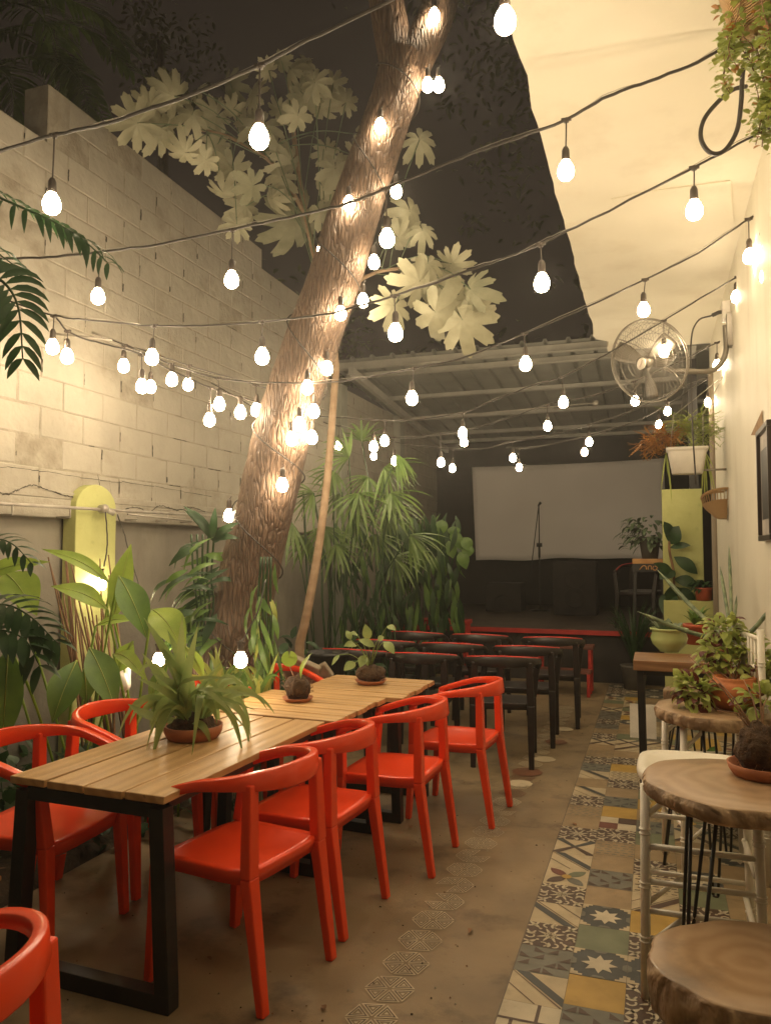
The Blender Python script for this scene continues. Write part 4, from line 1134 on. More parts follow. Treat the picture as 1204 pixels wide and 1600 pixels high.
for px, py, r in LV:
    left = px < 600; D = (5.35+rnd.uniform(-.15,.45)) if left else (5.3+rnd.uniform(-.15,.4))
    if px < 330: D = 5.0+rnd.uniform(-.1,.3)
    if rnd.random() < .04: continue
    c = onD(px, py, D); rr = r*D/1200*rnd.uniform(.9,1.3)
    path_ = stem if abs(px-470) < 90 and left else (br2 if left else br)
    hub = path_[int(len(path_)*(.35+.6*rnd.random()))] if path_ is not stem else stem[min(ns-1, max(0, int(ns*.62+ns*.35*rnd.random())))]
    n_ = (O-c).normalized()*.75*.85+Vector((rnd.uniform(-.55,.55), rnd.uniform(-.3,.3), rnd.uniform(-.5,.45)))
    out = (c-hub); out.z = out.z*.3-rnd.uniform(.3,.9)
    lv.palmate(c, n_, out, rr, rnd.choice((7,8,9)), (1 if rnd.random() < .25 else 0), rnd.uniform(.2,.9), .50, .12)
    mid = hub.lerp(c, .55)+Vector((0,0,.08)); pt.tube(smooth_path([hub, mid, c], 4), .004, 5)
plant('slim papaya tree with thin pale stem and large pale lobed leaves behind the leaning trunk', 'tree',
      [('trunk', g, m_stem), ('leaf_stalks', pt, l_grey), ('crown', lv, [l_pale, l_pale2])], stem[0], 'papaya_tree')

# ---- dim palm fronds beyond the wall, top left
g = MB()
for pts in ([(-60,70),(40,40),(130,45),(205,110)],[(-60,10),(60,-10),(150,20),(200,80)],[(-40,120),(40,90),(110,110),(165,190)],[(-60,150),(-5,110),(20,140),(22,200)],
            [(-20,40),(60,70),(120,120),(140,185)],[(-80,-40),(30,-70),(120,-60),(180,-10)],[(0,0),(60,20),(90,80),(95,150)]):
    frond(g, [onD(x,y,6.2+rnd.uniform(-.4,.6)) for x,y in pts], 44, .36, .036, 0, .5, 55, (0,-.6,.8), .5, .008, 0)
tb_ = onD(-90,300,6.6); tb_.x = min(tb_.x, -4.3)
s_ = MB(); s_.tube([(tb_.x-.3,tb_.y,0),(tb_.x-.1,tb_.y,2.5),onD(-60,60,6.4)],[.12,.10,.06],10)
plant('dim feathery palm fronds beyond the top left corner of the block wall', 'palm', [('trunk', s_, m_bark), ('crown', g, l_bamboo)], (tb_.x,tb_.y,0), 'palm_tree')
# dark trees behind the wall and beyond the roof
for i, (px, py, X, n_, lab) in enumerate(((430,480,-5.0,30,'dark leafy tree just showing above the block wall left of the trunk'),(505,520,-5.2,30,'dark leafy tree filling the gap between the trunk and the metal roof'),(250,60,-7.5,26,'dark tree crown against the night sky above the block wall'))):
    c = onX(px, py, X); g = MB()
    for _ in range(n_): clump(g, c+Vector((rnd.uniform(-.8,.6), rnd.uniform(-1.4,1.6), rnd.uniform(-.9,.35 if i < 2 else 1))), .45, 26, .15)
    s_ = MB(); s_.tube([(c.x,c.y,0),(c.x+.1,c.y+.1,c.z*.6),(c.x,c.y,c.z)],[.16,.12,.05],10)
    plant(lab, 'tree', [('trunk', s_, m_bark), ('crown', g, l_dim)], (c.x,c.y,0), 'dark_tree')
g = MB(); c0 = onY(900,480,17)
for _ in range(60): clump(g, Vector((rnd.uniform(-9,3), 17+rnd.uniform(-1,1.5), rnd.uniform(1,7.5))), .9, 22, .3)
s_ = MB(); s_.tube([(-3,17.5,0),(-3.1,17.5,3),(-2.8,17.3,6)],[.3,.24,.1],10)
plant('black mass of a large tree against the sky beyond the metal roof', 'tree', [('trunk', s_, m_bark), ('crown', g, l_dim)], (-3,17.5,0), 'dark_tree')

# ---- split-leaf philodendron at the left edge
g = MB()
frond(g, [onD(-40,290,3.0),onD(20,318,3.0),onD(80,345,3.05),onD(130,375,3.1),onD(168,410,3.1)], 15, .17, .024, 0, 1.3, 80, (0,-.6,.8), .55, .006, 0)
frond(g, [onD(-30,420,2.6),onD(10,445,2.6),onD(30,485,2.6),onD(36,560,2.65)], 12, .15, .026, 0, .9, 82, -(ray(30,480))+Vector((0,0,.5)), .6, .006, 0)
frond(g, [onD(-80,360,3.1),onD(-20,385,3.1),onD(30,420,3.0)], 9, .12, .022, 0, 1.2, 76, (0,-.6,.8), .6, .005, 0)
s_ = MB(); bz = onD(-160,900,2.9)
for q in (onD(-40,290,3.0), onD(-30,420,2.6), onD(-80,360,3.1)):
    s_.tube(smooth_path([(bz.x,bz.y,.05),(bz.x-.02,bz.y,1.2),q+Vector((-.12,0,-.25)),q],6), .010, 8)
plant('tall split-leaf philodendron reaching in from the left edge below the nearest string', 'plant', [('stem', s_, l_dark), ('foliage', g, l_dark)], (bz.x,bz.y,.05), 'philodendron')
g = MB(); s_ = MB(); bz = onD(-60,1150,3.6); bz.z = .05
frond(g, [onD(-40,950,3.5),onD(10,945,3.5),onD(50,965,3.5),onD(85,1000,3.5)], 10, .22, .05, 0, .6, 70, (0,-.4,.9), .6, .006, 0)
frond(g, [onD(-60,850,3.6),onD(-10,842,3.6),onD(20,850,3.6),onD(48,878,3.6)], 8, .14, .03, 0, .5, 70, (0,-.5,.9), .6, .005, 0)
frond(g, [onD(-50,1000,3.4),onD(0,985,3.4),onD(40,1000,3.4),onD(62,1040,3.4)], 8, .20, .05, 0, .6, 70, (0,-.4,.9), .6, .006, 0)
for q in (onD(-40,950,3.5), onD(-60,850,3.6), onD(-50,1000,3.4)): s_.tube(smooth_path([bz, bz.lerp(q,.6)+Vector((.05,0,.1)), q],6), .009, 8)
plant('dark split-leaf philodendron low at the left edge above the nearest left chair', 'plant', [('stem', s_, l_dark), ('foliage', g, l_dark)], bz, 'philodendron')

# ---- broad lime leaves (ginger / heliconia) behind the left chairs
HB = onD(165,1110,4.75); HB.z = .05
g = MB(); s_ = MB(); g2 = MB()
def big(p, q, w_, D, mi, sag=.1, D2=None, stem_=True, **k):
    P, Q = onD(*p, D), onD(*q, D2 or D)
    leaf2(g, P, Q, w_*D/1200*.82, sag, mi, n=14, fold=.22, peak=.48, ex=1.05, **k)
    mr = []
    d_ = Q-P; fc_ = -(((P+Q)/2-O).normalized())+Vector((0,0,.6)); r_ = d_.cross(fc_).normalized(); u_ = r_.cross(d_).normalized()
    for k_ in range(11): t_ = k_/10; mr.append(P+d_*t_+u_*(sag*d_.length*math.sin(PI*t_))+u_*.0015)
    g.tube(mr, [.0042*(1-.8*k_/10) for k_ in range(11)], 5, 2)
    if stem_:
        b_ = HB+Vector((rnd.uniform(-.22,.22)+(P.x-HB.x)*.5, rnd.uniform(-.15,.15)+(P.y-HB.y)*.5, 0)); b_.z = .05
        s_.tube(smooth_path([b_, b_.lerp(P,.6)+Vector((0,0,.08)), P], 6), .0075, 6)
big((178,968),(205,850),44,4.7,0,.10)
big((186,900),(230,998),56,4.5,1,.14,4.35)
big((173,912),(66,858),28,4.8,0,.16,4.6)
big((168,952),(80,916),40,4.7,0,.16,4.5)
big((150,978),(218,968),20,4.6,0,.15)
big((238,952),(290,1022),62,4.4,0,.18,4.2)
big((140,1012),(182,1112),58,4.2,1,.12,4.0)
big((120,1032),(82,1130),58,4.1,1,.12,3.9)
big((208,1002),(186,1050),38,4.4,0,.1)
big((178,1022),(232,1066),30,4.3,0,.2,4.1)
big((132,1045),(136,1098),34,4.2,1,.1)
big((14,1008),(4,1168),62,3.6,1,.1,3.5)
big((-30,915),(78,878),38,4.2,0,.16,4.1)
big((8,895),(58,962),72,4.2,0,.12,4.0)
big((290,1010),(318,1060),24,4.1,0,.2)
big((262,1032),(236,1100),26,4.0,1,.2)
plant('clump of broad lime green leaves lit from behind by the bulb on the lime pilaster', 'plant', [('stem', s_, l_lime), ('foliage', g, [l_lime, l_mid, l_yel])], HB, 'ginger_plant')
s_ = MB()
for _ in range(24):
    x = rnd.uniform(75,172); t0 = onD(x, rnd.uniform(860,985), 4.95+rnd.uniform(-.2,.2)); b_ = Vector((HB.x+(x-125)*.0035, HB.y+rnd.uniform(-.1,.3), .04))
    s_.tube(smooth_path([b_, b_.lerp(t0,.5)+Vector((rnd.uniform(-.04,.04),0,.05)), t0],4), [.009]*8+[.005], 6) if False else s_.tube([b_, b_.lerp(t0,.5)+Vector((rnd.uniform(-.04,.04),0,0)), t0], [.010,.008,.004], 6)
plant('clump of dry reddish brown stalks standing in front of the lime pilaster', 'plant', [('stalks', s_, l_dry)], (HB.x,HB.y+.1,.04), 'dry_stalks')

# ---- leafy climbers beside the leaning trunk
g = MB(); s_ = MB(); bz = Vector((path[0].x-.45, 4.95, .04))
for _ in range(60):
    px, py = rnd.uniform(282,342), rnd.uniform(835,1010)
    if px < 300 and py < 860: continue
    D = 5.0+rnd.uniform(-.15,.25); P = onD(px+12, py, D); Q = onD(px-rnd.uniform(18,55), py+rnd.uniform(5,60), D-.05)
    P = P+Vector((rnd.gauss(0,.04),rnd.gauss(0,.05),rnd.gauss(0,.04))); leaf2(g, P, Q, rnd.uniform(.035,.06), rnd.uniform(.05,.3), 0 if rnd.random() < .5 else 1, face=Vector((rnd.uniform(-.7,.7),-1,rnd.uniform(0,1.4))), n=6)
for k in range(5):
    s_.tube(smooth_path([bz+Vector((k*.04,0,0)), onD(328-k*5,980,5.05), onD(330-k*7,900,5.05), onD(335-k*9,835,5.05)],5), .007, 6)
for k in range(9): P = onD(332,845,5.0); leaf2(g, P, onD(290+rnd.uniform(-15,90), 815+rnd.uniform(-25,30), 5.0), .05, .2, 0, n=6)
plant('dark glossy climber on the left side of the leaning trunk', 'plant', [('stem', s_, l_dark), ('foliage', g, [l_dark, l_mid])], bz, 'climbing_plant')
g = MB(); s_ = MB(); bz = Vector((path[0].x+.55, 4.75, .04))
for _ in range(28):
    py = rnd.uniform(880,1050); px = rnd.uniform(395,432)+(py-950)*.02; D = 4.75+rnd.uniform(-.15,.2)
    P = onD(px, py, D); Q = onD(px+rnd.uniform(-10,22), py+rnd.uniform(30,75), D-.05)
    leaf2(g, P, Q, rnd.uniform(.025,.045), rnd.uniform(0,.25), 0 if rnd.random() < .12 else 1, face=Vector((rnd.uniform(-.9,.9),-1,rnd.uniform(-.2,1))), n=5)
for k in range(4): s_.tube(smooth_path([bz, onD(405+6*k,980,4.8), onD(408+5*k,870,4.8)],5), .008, 6)
plant('yellow green hanging foliage on the right side of the leaning trunk base', 'plant', [('stem', s_, l_dark), ('foliage', g, [l_yel, l_mid])], bz, 'climbing_plant')
g = MB(); bz = Vector((path[0].x+.1, 4.45, .04))
for _ in range(85):
    px = rnd.uniform(325,425); b_ = onD(px, 1075, 4.7+rnd.uniform(-.2,.25)); b_.z = .36
    h = rnd.uniform(.14,.34); d = Vector((rnd.uniform(-.5,.5), rnd.uniform(-.4,.3), 1.2)); g.leaf(b_+Vector((0,0,.3)), d, (0,-1,.3), h, rnd.uniform(.018,.04), rnd.uniform(.3,.9), 0 if rnd.random() < .6 else 1, 7)
    g.tube([b_-Vector((0,0,.3)), b_+Vector((0,0,.3))+d*.01], .004, 4, 1)
plant('grassy clump lit by the low bulb at the foot of the leaning tree', 'plant', [('foliage', g, [l_yel, l_mid])], bz, 'grassy_plant')

# ---- bamboo palm
BD = 7.0; bz = onD(560,1010,7.2); bz.z = .04
g = MB(); s_ = MB()
def fan_leaf(px, py, D, n, L, spread, dirv, mi=0, W=.034):
    c = onD(px, py, D); d0 = Vector(dirv)
    base_d = (CR*d0.x + CU*d0.y + CF*d0.z).normalized(); side = base_d.cross(-CF).normalized()
    for k in range(n):
        a = R(spread)*((k+.5)/n-.5)*2; d = base_d*math.cos(a)+side*math.sin(a)+CF*rnd.uniform(-.35,.35)
        g.leaf(c, d, Vector((0,0,1))-CF*.6, L*rnd.uniform(.75,1.1), W*rnd.uniform(.7,1.15), rnd.uniform(.25,.7), mi, 6, .2, .4)
    q = bz+Vector((rnd.uniform(-.5,.5), rnd.uniform(-.3,.3), 0))
    s_.tube(smooth_path([q, q.lerp(c,.6)+Vector((0,0,.12)), c],5), .006, 5)
for (px,py,n,L,sp_,dv) in ((505,822,12,.46,78,(.1,-1,-.3)),(455,815,10,.40,70,(-.5,-.7,-.2)),(550,802,10,.42,70,(.6,-.6,-.2)),(600,790,10,.44,60,(.7,-.6,-.2)),(640,835,9,.42,50,(.8,-.7,-.2)),
      (575,745,10,.36,80,(-.3,-.7,0)),(545,715,9,.34,80,(-.5,.2,0)),(600,730,10,.38,75,(.6,-.5,0)),(530,770,9,.38,75,(-.7,-.4,0)),(490,770,9,.36,70,(-.6,-.3,-.1)),(565,690,8,.26,80,(.1,.8,0)),
      (620,710,5,.34,28,(.4,-.8,-.2)),(525,850,9,.38,75,(.3,-.8,-.1)),(585,835,9,.38,75,(.3,-.8,-.1)),(615,870,9,.36,70,(.6,-.6,-.1)),(480,840,8,.34,70,(-.5,-.7,-.1)),(560,770,10,.4,90,(.1,-.8,-.3)),(610,770,9,.4,80,(.4,-.8,-.3)),(520,735,8,.3,80,(-.3,-.5,-.1))):
    fan_leaf(px,py,BD+rnd.uniform(-.4,.4),n+2,L,sp_,dv)
for k in range(6):
    q = bz+Vector((rnd.uniform(-.5,.5), rnd.uniform(-.2,.3), 0)); s_.tube([q, q+Vector((rnd.uniform(-.1,.1),0,1.1)), q+Vector((rnd.uniform(-.2,.2),0,2.1))], .010, 6)
plant('tall bamboo palm with drooping narrow leaves between the papaya stem and the stage', 'plant', [('stem', s_, l_dark), ('foliage', g, l_bamboo)], bz, 'bamboo_palm')

# ---- dark climber on the wall left of the stage
g = MB(); s_ = MB(); bz = onD(640,1010,8.7); bz.z = .04
for _ in range(300):
    px, py = rnd.uniform(520,718), rnd.uniform(800,975)
    if px < 600 and rnd.random() < .4: continue
    D = 8.6+rnd.uniform(-.4,.5); P = onD(px, py, D); Q = onD(px+rnd.uniform(-12,16), py+rnd.uniform(30,62), D)
    leaf2(g, P, Q, rnd.uniform(.045,.075), rnd.uniform(.0,.25), 0 if rnd.random() < .75 else 1, face=Vector((rnd.uniform(-.9,.9),-1,rnd.uniform(-.2,1))), n=5)
for px, py in ((690,812),(708,822),(722,840),(700,845),(690,865),(718,862),(730,852),(705,830)):
    P = onD(px, py, 8.4); leaf2(g, P, onD(px+rnd.uniform(-5,16), py+rnd.uniform(15,30), 8.4), .14, .1, 1, n=6, peak=.4)
for k in range(7): s_.tube(smooth_path([bz+Vector((k*.08-.2,0,0)), onD(600+k*16,900,8.8), onD(605+k*15,810,8.8)],5), .008, 6)
plant('dark hanging climber on the left wall beside the stage', 'plant', [('stem', s_, l_dark), ('foliage', g, [l_dark, l_mid])], bz, 'climbing_plant')
# ---- low shrubs
def shrub(lab, c, R_, n, L, W, m, name='shrub', h=.3, **k):
    g = MB(); s_ = MB(); c = Vector(c)
    for _ in range(max(4, n//14)):
        e = c+Vector((rnd.uniform(-R_,R_), rnd.uniform(-R_,R_), h+rnd.uniform(0,h*.6))); s_.tube([(c.x,c.y,.03), c.lerp(e,.5)+Vector((0,0,.02)), e], .004, 5)
        bunch(g, e, R_*.55, 14, L, W, 0, **k)
    plant(lab, 'plant', [('stem', s_, l_dark), ('foliage', g, m)], (c.x,c.y,.03), name)
p = onD(495,1030,6.4); shrub('dark leafy shrub at the foot of the papaya tree', (p.x,p.y,0), .42, 170, .13, .5, [l_dark], h=.42)
p = onD(650,985,8.2); shrub('small pale spiky plant among the back row of chairs, left of the stage', (p.x,p.y,0), .16, 40, .34, .13, [l_grey], h=.25, upb=1.2, droop=.25)
p = onD(95,1120,4.5); shrub('dark low foliage behind the nearest chair on the plant side', (p.x,p.y,0), .42, 200, .11, .6, [l_dark], h=.16)
p = onD(240,1110,4.6); shrub('dark round-leaved ground plant behind the second chair on the plant side', (p.x,p.y,0), .40, 170, .09, .7, [l_dark, ], h=.14)
p = onD(20,1120,4.0); shrub('dark ground foliage at the far left behind the nearest chair', (p.x,p.y,0), .40, 170, .10, .6, [l_dark], h=.25)
# leaf litter and pale scraps on the bed
g = MB()
for _ in range(420):
    x, y = rnd.uniform(-3.75,-2.65), rnd.uniform(2.0,7.5); a = rnd.uniform(0,6.3)
    g.leaf((x,y,.10+rnd.uniform(0,.04)), (math.cos(a),math.sin(a),rnd.uniform(-.1,.3)), (0,0,1), rnd.uniform(.04,.10), rnd.uniform(.015,.035), .1, rnd.randrange(3), 3)
struct(g.build('leaf_litter', [l_dry, l_gold, l_grey]), 'stuff')

# ---- things lying in the bed
g = MB(); c = onD(183,1062,4.75)
def crumple(g, c, sx, sy, sz, seed, n=16, amp=.35):
    vs = []
    for i in range(n+1):
        for j in range(n*2):
            th = PI*i/n; a = 2*PI*j/(n*2); v = Vector((math.sin(th)*math.cos(a), math.sin(th)*math.sin(a), math.cos(th)))
            f = 1+amp*noise.noise(v*2.1+Vector((seed,0,0)))+amp*.5*noise.noise(v*5+Vector((seed,3,0))); vs.append((c[0]+v.x*sx*f, c[1]+v.y*sy*f, c[2]+v.z*sz*f))
    m_ = n*2; g.add(vs, [(i*m_+j, (i+1)*m_+j, (i+1)*m_+(j+1)%m_, i*m_+(j+1)%m_) for i in range(n) for j in range(m_)], 0, True)
crumple(g, c, .085, .07, .11, 2.0)
tag(g.build('plastic_bag', m_whiteplastic), 'crumpled white plastic bag among the broad lime leaves', 'bag')
g = MB(); c = onD(478,1048,5.4)
for k, (dx, dz, w_, h_, an) in enumerate(((0,0,.22,.16,.35),(.10,-.02,.16,.12,-.5),(-.12,-.05,.14,.10,.9),(.02,-.06,.2,.06,.1))):
    g.box((c.x+dx, c.y+.02*k, c.z+dz), (w_, .05, h_), 0, Matrix.Rotation(an,3,'Y')@Matrix.Rotation(.4,3,'X'))
m_drift = mat('split pale wood', (.34,.28,.20), (.22,.18,.12), scale=9, rough=.8, bump=.6)
tag(g.build('driftwood', m_drift, bevel=.01), 'pale broken driftwood pieces in the bed behind the dark kokedama', 'driftwood')
g = MB(); c = onD(512,1045,5.9); g.lathe([(.0,0),(.11,0),(.15,.30),(.16,.30),(.16,.33),(.145,.33),(.14,.28),(0,.28)], (c.x,c.y,c.z-.2), 20)
tag(g.build('plant_pot', m_steel), 'black plastic plant pot standing in the bed at the left of the black chairs', 'pot')

# ---- pots on the plank tables
def leaf_pot(c, r, h, nm, m, lab, cat='potted plant', wide=1.12, ball=None):
    root = thing(nm, lab, cat, c)
    g = MB(); g.lathe([(0,.001),(r*.88,.001),(r,h*.5),(r*wide,h),(r*wide*.94,h),(r*.9,h*.5),(r*.8,.012),(0,.012)], c, 28); local(g, root, 'dish', m)
    return root
c = Vector((-1.965,3.02,.727)); rt = leaf_pot(c, .128, .058, 'potted_plant', m_terra, 'terracotta dish of long arching strap leaves on the front plank table', wide=1.03)
g = MB(); crumple(g, c+Vector((0,0,.05)), .10, .10, .06, 5.0, 10); local(g, rt, 'root_ball', m_moss)
g = MB(); top = c+Vector((0,0,.08))
for _ in range(38):
    a = rnd.uniform(0,2*PI); ro = Vector((math.cos(a),math.sin(a),0)); l = rnd.uniform(.24,.42)
    g.leaf(top+ro*.06, ro*rnd.uniform(.3,1.0)+Vector((0,0,rnd.uniform(.7,1.5))), Vector((rnd.uniform(-.5,.5),-.6,1)), l, rnd.uniform(.022,.042), rnd.uniform(.8,2.4), 0, 12, .25, .4, twist=rnd.uniform(-.8,.8))
for (px,py,w_,sg) in ((225,965,.050,.15),(262,985,.052,.1),(245,1000,.05,.2),(200,1100,.045,-.15),(215,1060,.045,.1),(310,975,.04,.15),(235,1050,.05,.12),(268,1040,.05,.05),(285,960,.042,.05),(250,1120,.045,-.3),(222,1020,.045,.15)):
    leaf2(g, top+Vector((rnd.uniform(-.06,.04),rnd.uniform(-.05,.05),0)), onD(px,py,3.3+rnd.uniform(-.2,.2)), w_, sg, 1, n=9, peak=.5)
for (px,py,w_,sg) in ((385,1075,.03,.35),(400,1110,.028,.4),(350,1030,.03,.2),(395,1150,.026,.5),(330,1165,.034,.6),(372,1060,.03,.3),(300,1180,.034,.6),(412,1090,.026,.4)):
    leaf2(g, top+Vector((rnd.uniform(-.02,.06),rnd.uniform(-.05,.05),0)), onD(px,py,3.25+rnd.uniform(-.2,.15)), w_, sg, 0, n=9, peak=.4)
local(g, rt, 'foliage', [l_strap, l_strap])
# dark kokedama
c = onZ(465,1095,.733); rt = leaf_pot(c, .078, .022, 'kokedama', m_terra, 'dark root ball with a single round leaf on a saucer on the middle plank table', 'kokedama')
g = MB(); crumple(g, c+Vector((0,0,.07)), .072, .072, .070, 1.0, 14, .25); local(g, rt, 'root_ball', m_moss)
g = MB(); lp_ = onD(452,1027,4.05); g.palmate(lp_, (O-lp_)+Vector((0,0,.6)), (0,0,-1), .052, 1, 0, .2, .02, 0); leaf2(g, c+Vector((.02,0,.12)), onD(487,1020,4.1), .035, .1, 0)
local(g, rt, 'foliage', [l_lime])
g = MB(); g.tube(smooth_path([c+Vector((-.02,0,.12)), c+Vector((-.05,0,.19)), lp_],4), .003, 5)
for _ in range(40):
    a = rnd.uniform(0,6.3); q = c+Vector((math.cos(a)*.06, math.sin(a)*.06, .07+rnd.uniform(-.04,.05))); g.tube([q, q+Vector((math.cos(a)*.03, math.sin(a)*.03, rnd.uniform(-.01,.04)))], .0012, 3)
local(g, rt, 'stem', l_dry)
# leafy kokedama
c = onZ(579,1068,.727); rt = leaf_pot(c, .090, .026, 'kokedama', m_terra, 'leafy green plant in a brown moss ball on a saucer on the farthest plank table', 'kokedama')
g = MB(); crumple(g, c+Vector((0,0,.065)), .092, .092, .055, 7.0, 14, .22); local(g, rt, 'root_ball', m_moss)
g = MB(); s_ = MB(); top = c+Vector((0,0,.10))
for (px,py,qx,qy,w_) in ((575,1000,570,975,.045),(600,1003,616,1022,.045),(556,1008,537,1010,.04),(570,1025,562,1043,.045),(555,1035,537,1048,.045),(548,1000,541,985,.03),(605,978,618,985,.03),(585,1010,560,1000,.04),(590,1000,600,995,.03),(575,1040,562,1025,.04),(560,995,545,990,.03),(530,1023,518,1040,.02)):
    P = onD(px,py,4.75+rnd.uniform(-.08,.08)); leaf2(g, P, onD(qx,qy,4.72), w_*1.35, .12, 0, n=6); s_.tube(smooth_path([top, top.lerp(P,.6)+Vector((0,0,.03)), P],4), .0025, 5)
local(s_, rt, 'stem', l_strap); local(g, rt, 'foliage', [l_strap])

# ---- right side: pots on the bar table
c = onZ(1045,1018,.902); root = thing('bowl_planter', 'pale green round bowl of succulents on the plank bar table', 'potted plant', c)
g = MB(); g.lathe([(0,0),(.06,0),(.065,.008),(.105,.05),(.118,.09),(.105,.130),(.112,.140),(.122,.146),(.122,.155),(.110,.155),(.098,.13),(0,.125)], c, 28); local(g, root, 'bowl', m_greenpot)
g = MB()
for _ in range(34):
    a = rnd.uniform(0,6.3); q = c+Vector((math.cos(a)*.06*rnd.random(), math.sin(a)*.06*rnd.random(), .13)); g.leaf(q, (math.cos(a),math.sin(a),rnd.uniform(.4,2)), (0,0,1), rnd.uniform(.05,.12), rnd.uniform(.02,.05), .3, 0, 5)
local(g, root, 'foliage', l_grey)
c = onZ(1087,1008,.902); c.y += .06; root = thing('red_planter', 'orange red plastic pot behind the pale green bowl on the plank bar table', 'potted plant', c)
g = MB(); g.lathe([(0,0),(.062,0),(.080,.12),(.086,.12),(.088,.145),(.078,.145),(.072,.125),(0,.12)], c, 24); local(g, root, 'pot', m_redpot)
g = MB()
for _ in range(26):
    a = rnd.uniform(0,6.3); g.leaf(c+Vector((0,0,.12)), (math.cos(a),math.sin(a),rnd.uniform(.8,2.5)), (0,0,1), rnd.uniform(.10,.2), rnd.uniform(.03,.05), .5, 0, 5)
local(g, root, 'foliage', l_mid)
# snake plant with long spears
sp0 = Vector((.43, 4.98, .902)); root = thing('snake_plant', 'snake plant with long pale spears leaning out over the bar table', 'potted plant', sp0)
g = MB(); g.lathe([(0,0),(.07,0),(.09,.12),(.095,.14),(.085,.14),(.08,.12),(0,.115)], sp0, 20); local(g, root, 'pot', m_terra)
g = MB()
def spear(P, Q, r0, bend=.02):
    P, Q = Vector(P), Vector(Q); m = P.lerp(Q,.5)+Vector((0,0,-bend)); pts = smooth_path([P, m, Q], 8); k = len(pts)
    g.tube(pts, [r0*(1-.15*i/k) if i < k-3 else r0*.85*(k-1-i)/3+.001 for i in range(k)], 8)
S0 = sp0+Vector((0,0,.12))
spear(S0, onD(1026,890,5.1), .015); spear(S0+Vector((0,0,0)), onD(994,955,4.7), .014); spear(S0, onD(1138,852,5.0), .011, 0); spear(S0, onD(1124,885,5.1), .012, 0)
spear(S0+Vector((.02,0,0)), onD(1205,948,4.4), .014); spear(S0, onD(1150,930,4.9), .010, 0)
local(g, root, 'spears', l_snake)

# ---- coleus in the big orange pot on the second log table
c = Vector((.36,4.12,.802)); root = thing('coleus_pot', 'big orange clay pot of coleus with maroon-centred leaves on the log table', 'potted plant', c)
g = MB(); g.lathe([(0,0),(.085,0),(.105,.02),(.128,.06),(.130,.09),(.112,.125),(.095,.14),(.10,.15),(.088,.15),(.08,.135),(0,.13)], c, 30); local(g, root, 'pot', m_orange)
g = MB(); s_ = MB()
def coleus(cc, R_, n, L):
    for _ in range(n):
        v = Vector((rnd.gauss(0,1),rnd.gauss(0,1),rnd.gauss(0,1)+.3)).normalized(); p = Vector(cc)+Vector((v.x,v.y,v.z*.7))*R_*rnd.uniform(.5,1)
        d = v*.7+Vector((rnd.uniform(-.5,.5),rnd.uniform(-.5,.5),rnd.uniform(-.3,.4))); l = L*rnd.uniform(.6,1.1)
        k = 0 if rnd.random() < .90 else 1
        g.leaf(p, d, (rnd.uniform(-.3,.3),rnd.uniform(-.5,.1),1), l, l*.62, .7, k, 5, .2, .4)
        if k == 0 and rnd.random() < .38: g.leaf(p+d.normalized()*l*.12+Vector((0,-.004,.006)), d, (rnd.uniform(-.3,.3),rnd.uniform(-.5,.1),1), l*.5, l*.24, .7, 1, 4, .2, .4)
    s_.tube([c+Vector((0,0,.12)), Vector(cc)], .004, 5)
for px, py, D, r, n in ((1128,985,3.95,.085,60),(1120,1020,3.9,.08,50),(1160,1010,3.9,.08,50),(1150,1040,3.85,.08,55),(1185,1030,3.85,.09,60),(1090,1085,3.7,.085,70),(1075,1075,3.75,.07,40),(1190,1060,3.7,.09,60),(1185,1095,3.5,.09,60),(1110,1040,3.9,.06,30)):
    coleus(onD(px,py,D), r, n, .075)
local(s_, root, 'stem', l_dry); local(g, root, 'foliage', [l_yel, l_maroon])
# root ball on the nearest log table
c = onZ(1192,1212,.827); root = leaf_pot(c, .105, .040, 'kokedama', m_terra, 'large dark root ball with bare twigs in a terracotta saucer on the nearer log table', 'kokedama', 1.05)
g = MB(); crumple(g, c+Vector((0,0,.085)), .078, .078, .082, 9.0, 18, .22); local(g, root, 'root_ball', m_moss)
g = MB(); T = c+Vector((0,0,.155))
for q in ((1075,1025,2.75),(1105,1045,2.8),(1160,1060,2.85),(1180,1030,2.8),(1120,1110,2.6),(1198,1090,2.7),(1150,1120,2.7),(1178,1130,2.7)):
    Q = onD(*q); g.tube([T-Vector((0,0,.05)), T.lerp(Q,.5)+Vector((rnd.uniform(-.01,.01),0,rnd.uniform(-.01,.02))), Q], [.0035,.0028,.0012], 5)
for _ in range(120):
    v = Vector((rnd.gauss(0,1),rnd.gauss(0,1),rnd.gauss(0,1))).normalized(); q = c+Vector((0,0,.085))+v*.076; g.tube([q, q+v*.012+Vector((rnd.uniform(-.01,.01),)*3)], .001, 3)
struct(local(g, root, 'twigs', l_dry), 'stuff')
# ferny green plant below the log table
c = onZ(1105,1200,.02); c = Vector((.38,4.75,0)); shrub('low green leafy plant on the tiles under the bar table', c, .20, 90, .12, .55, [l_mid], h=.22, name='shrub')

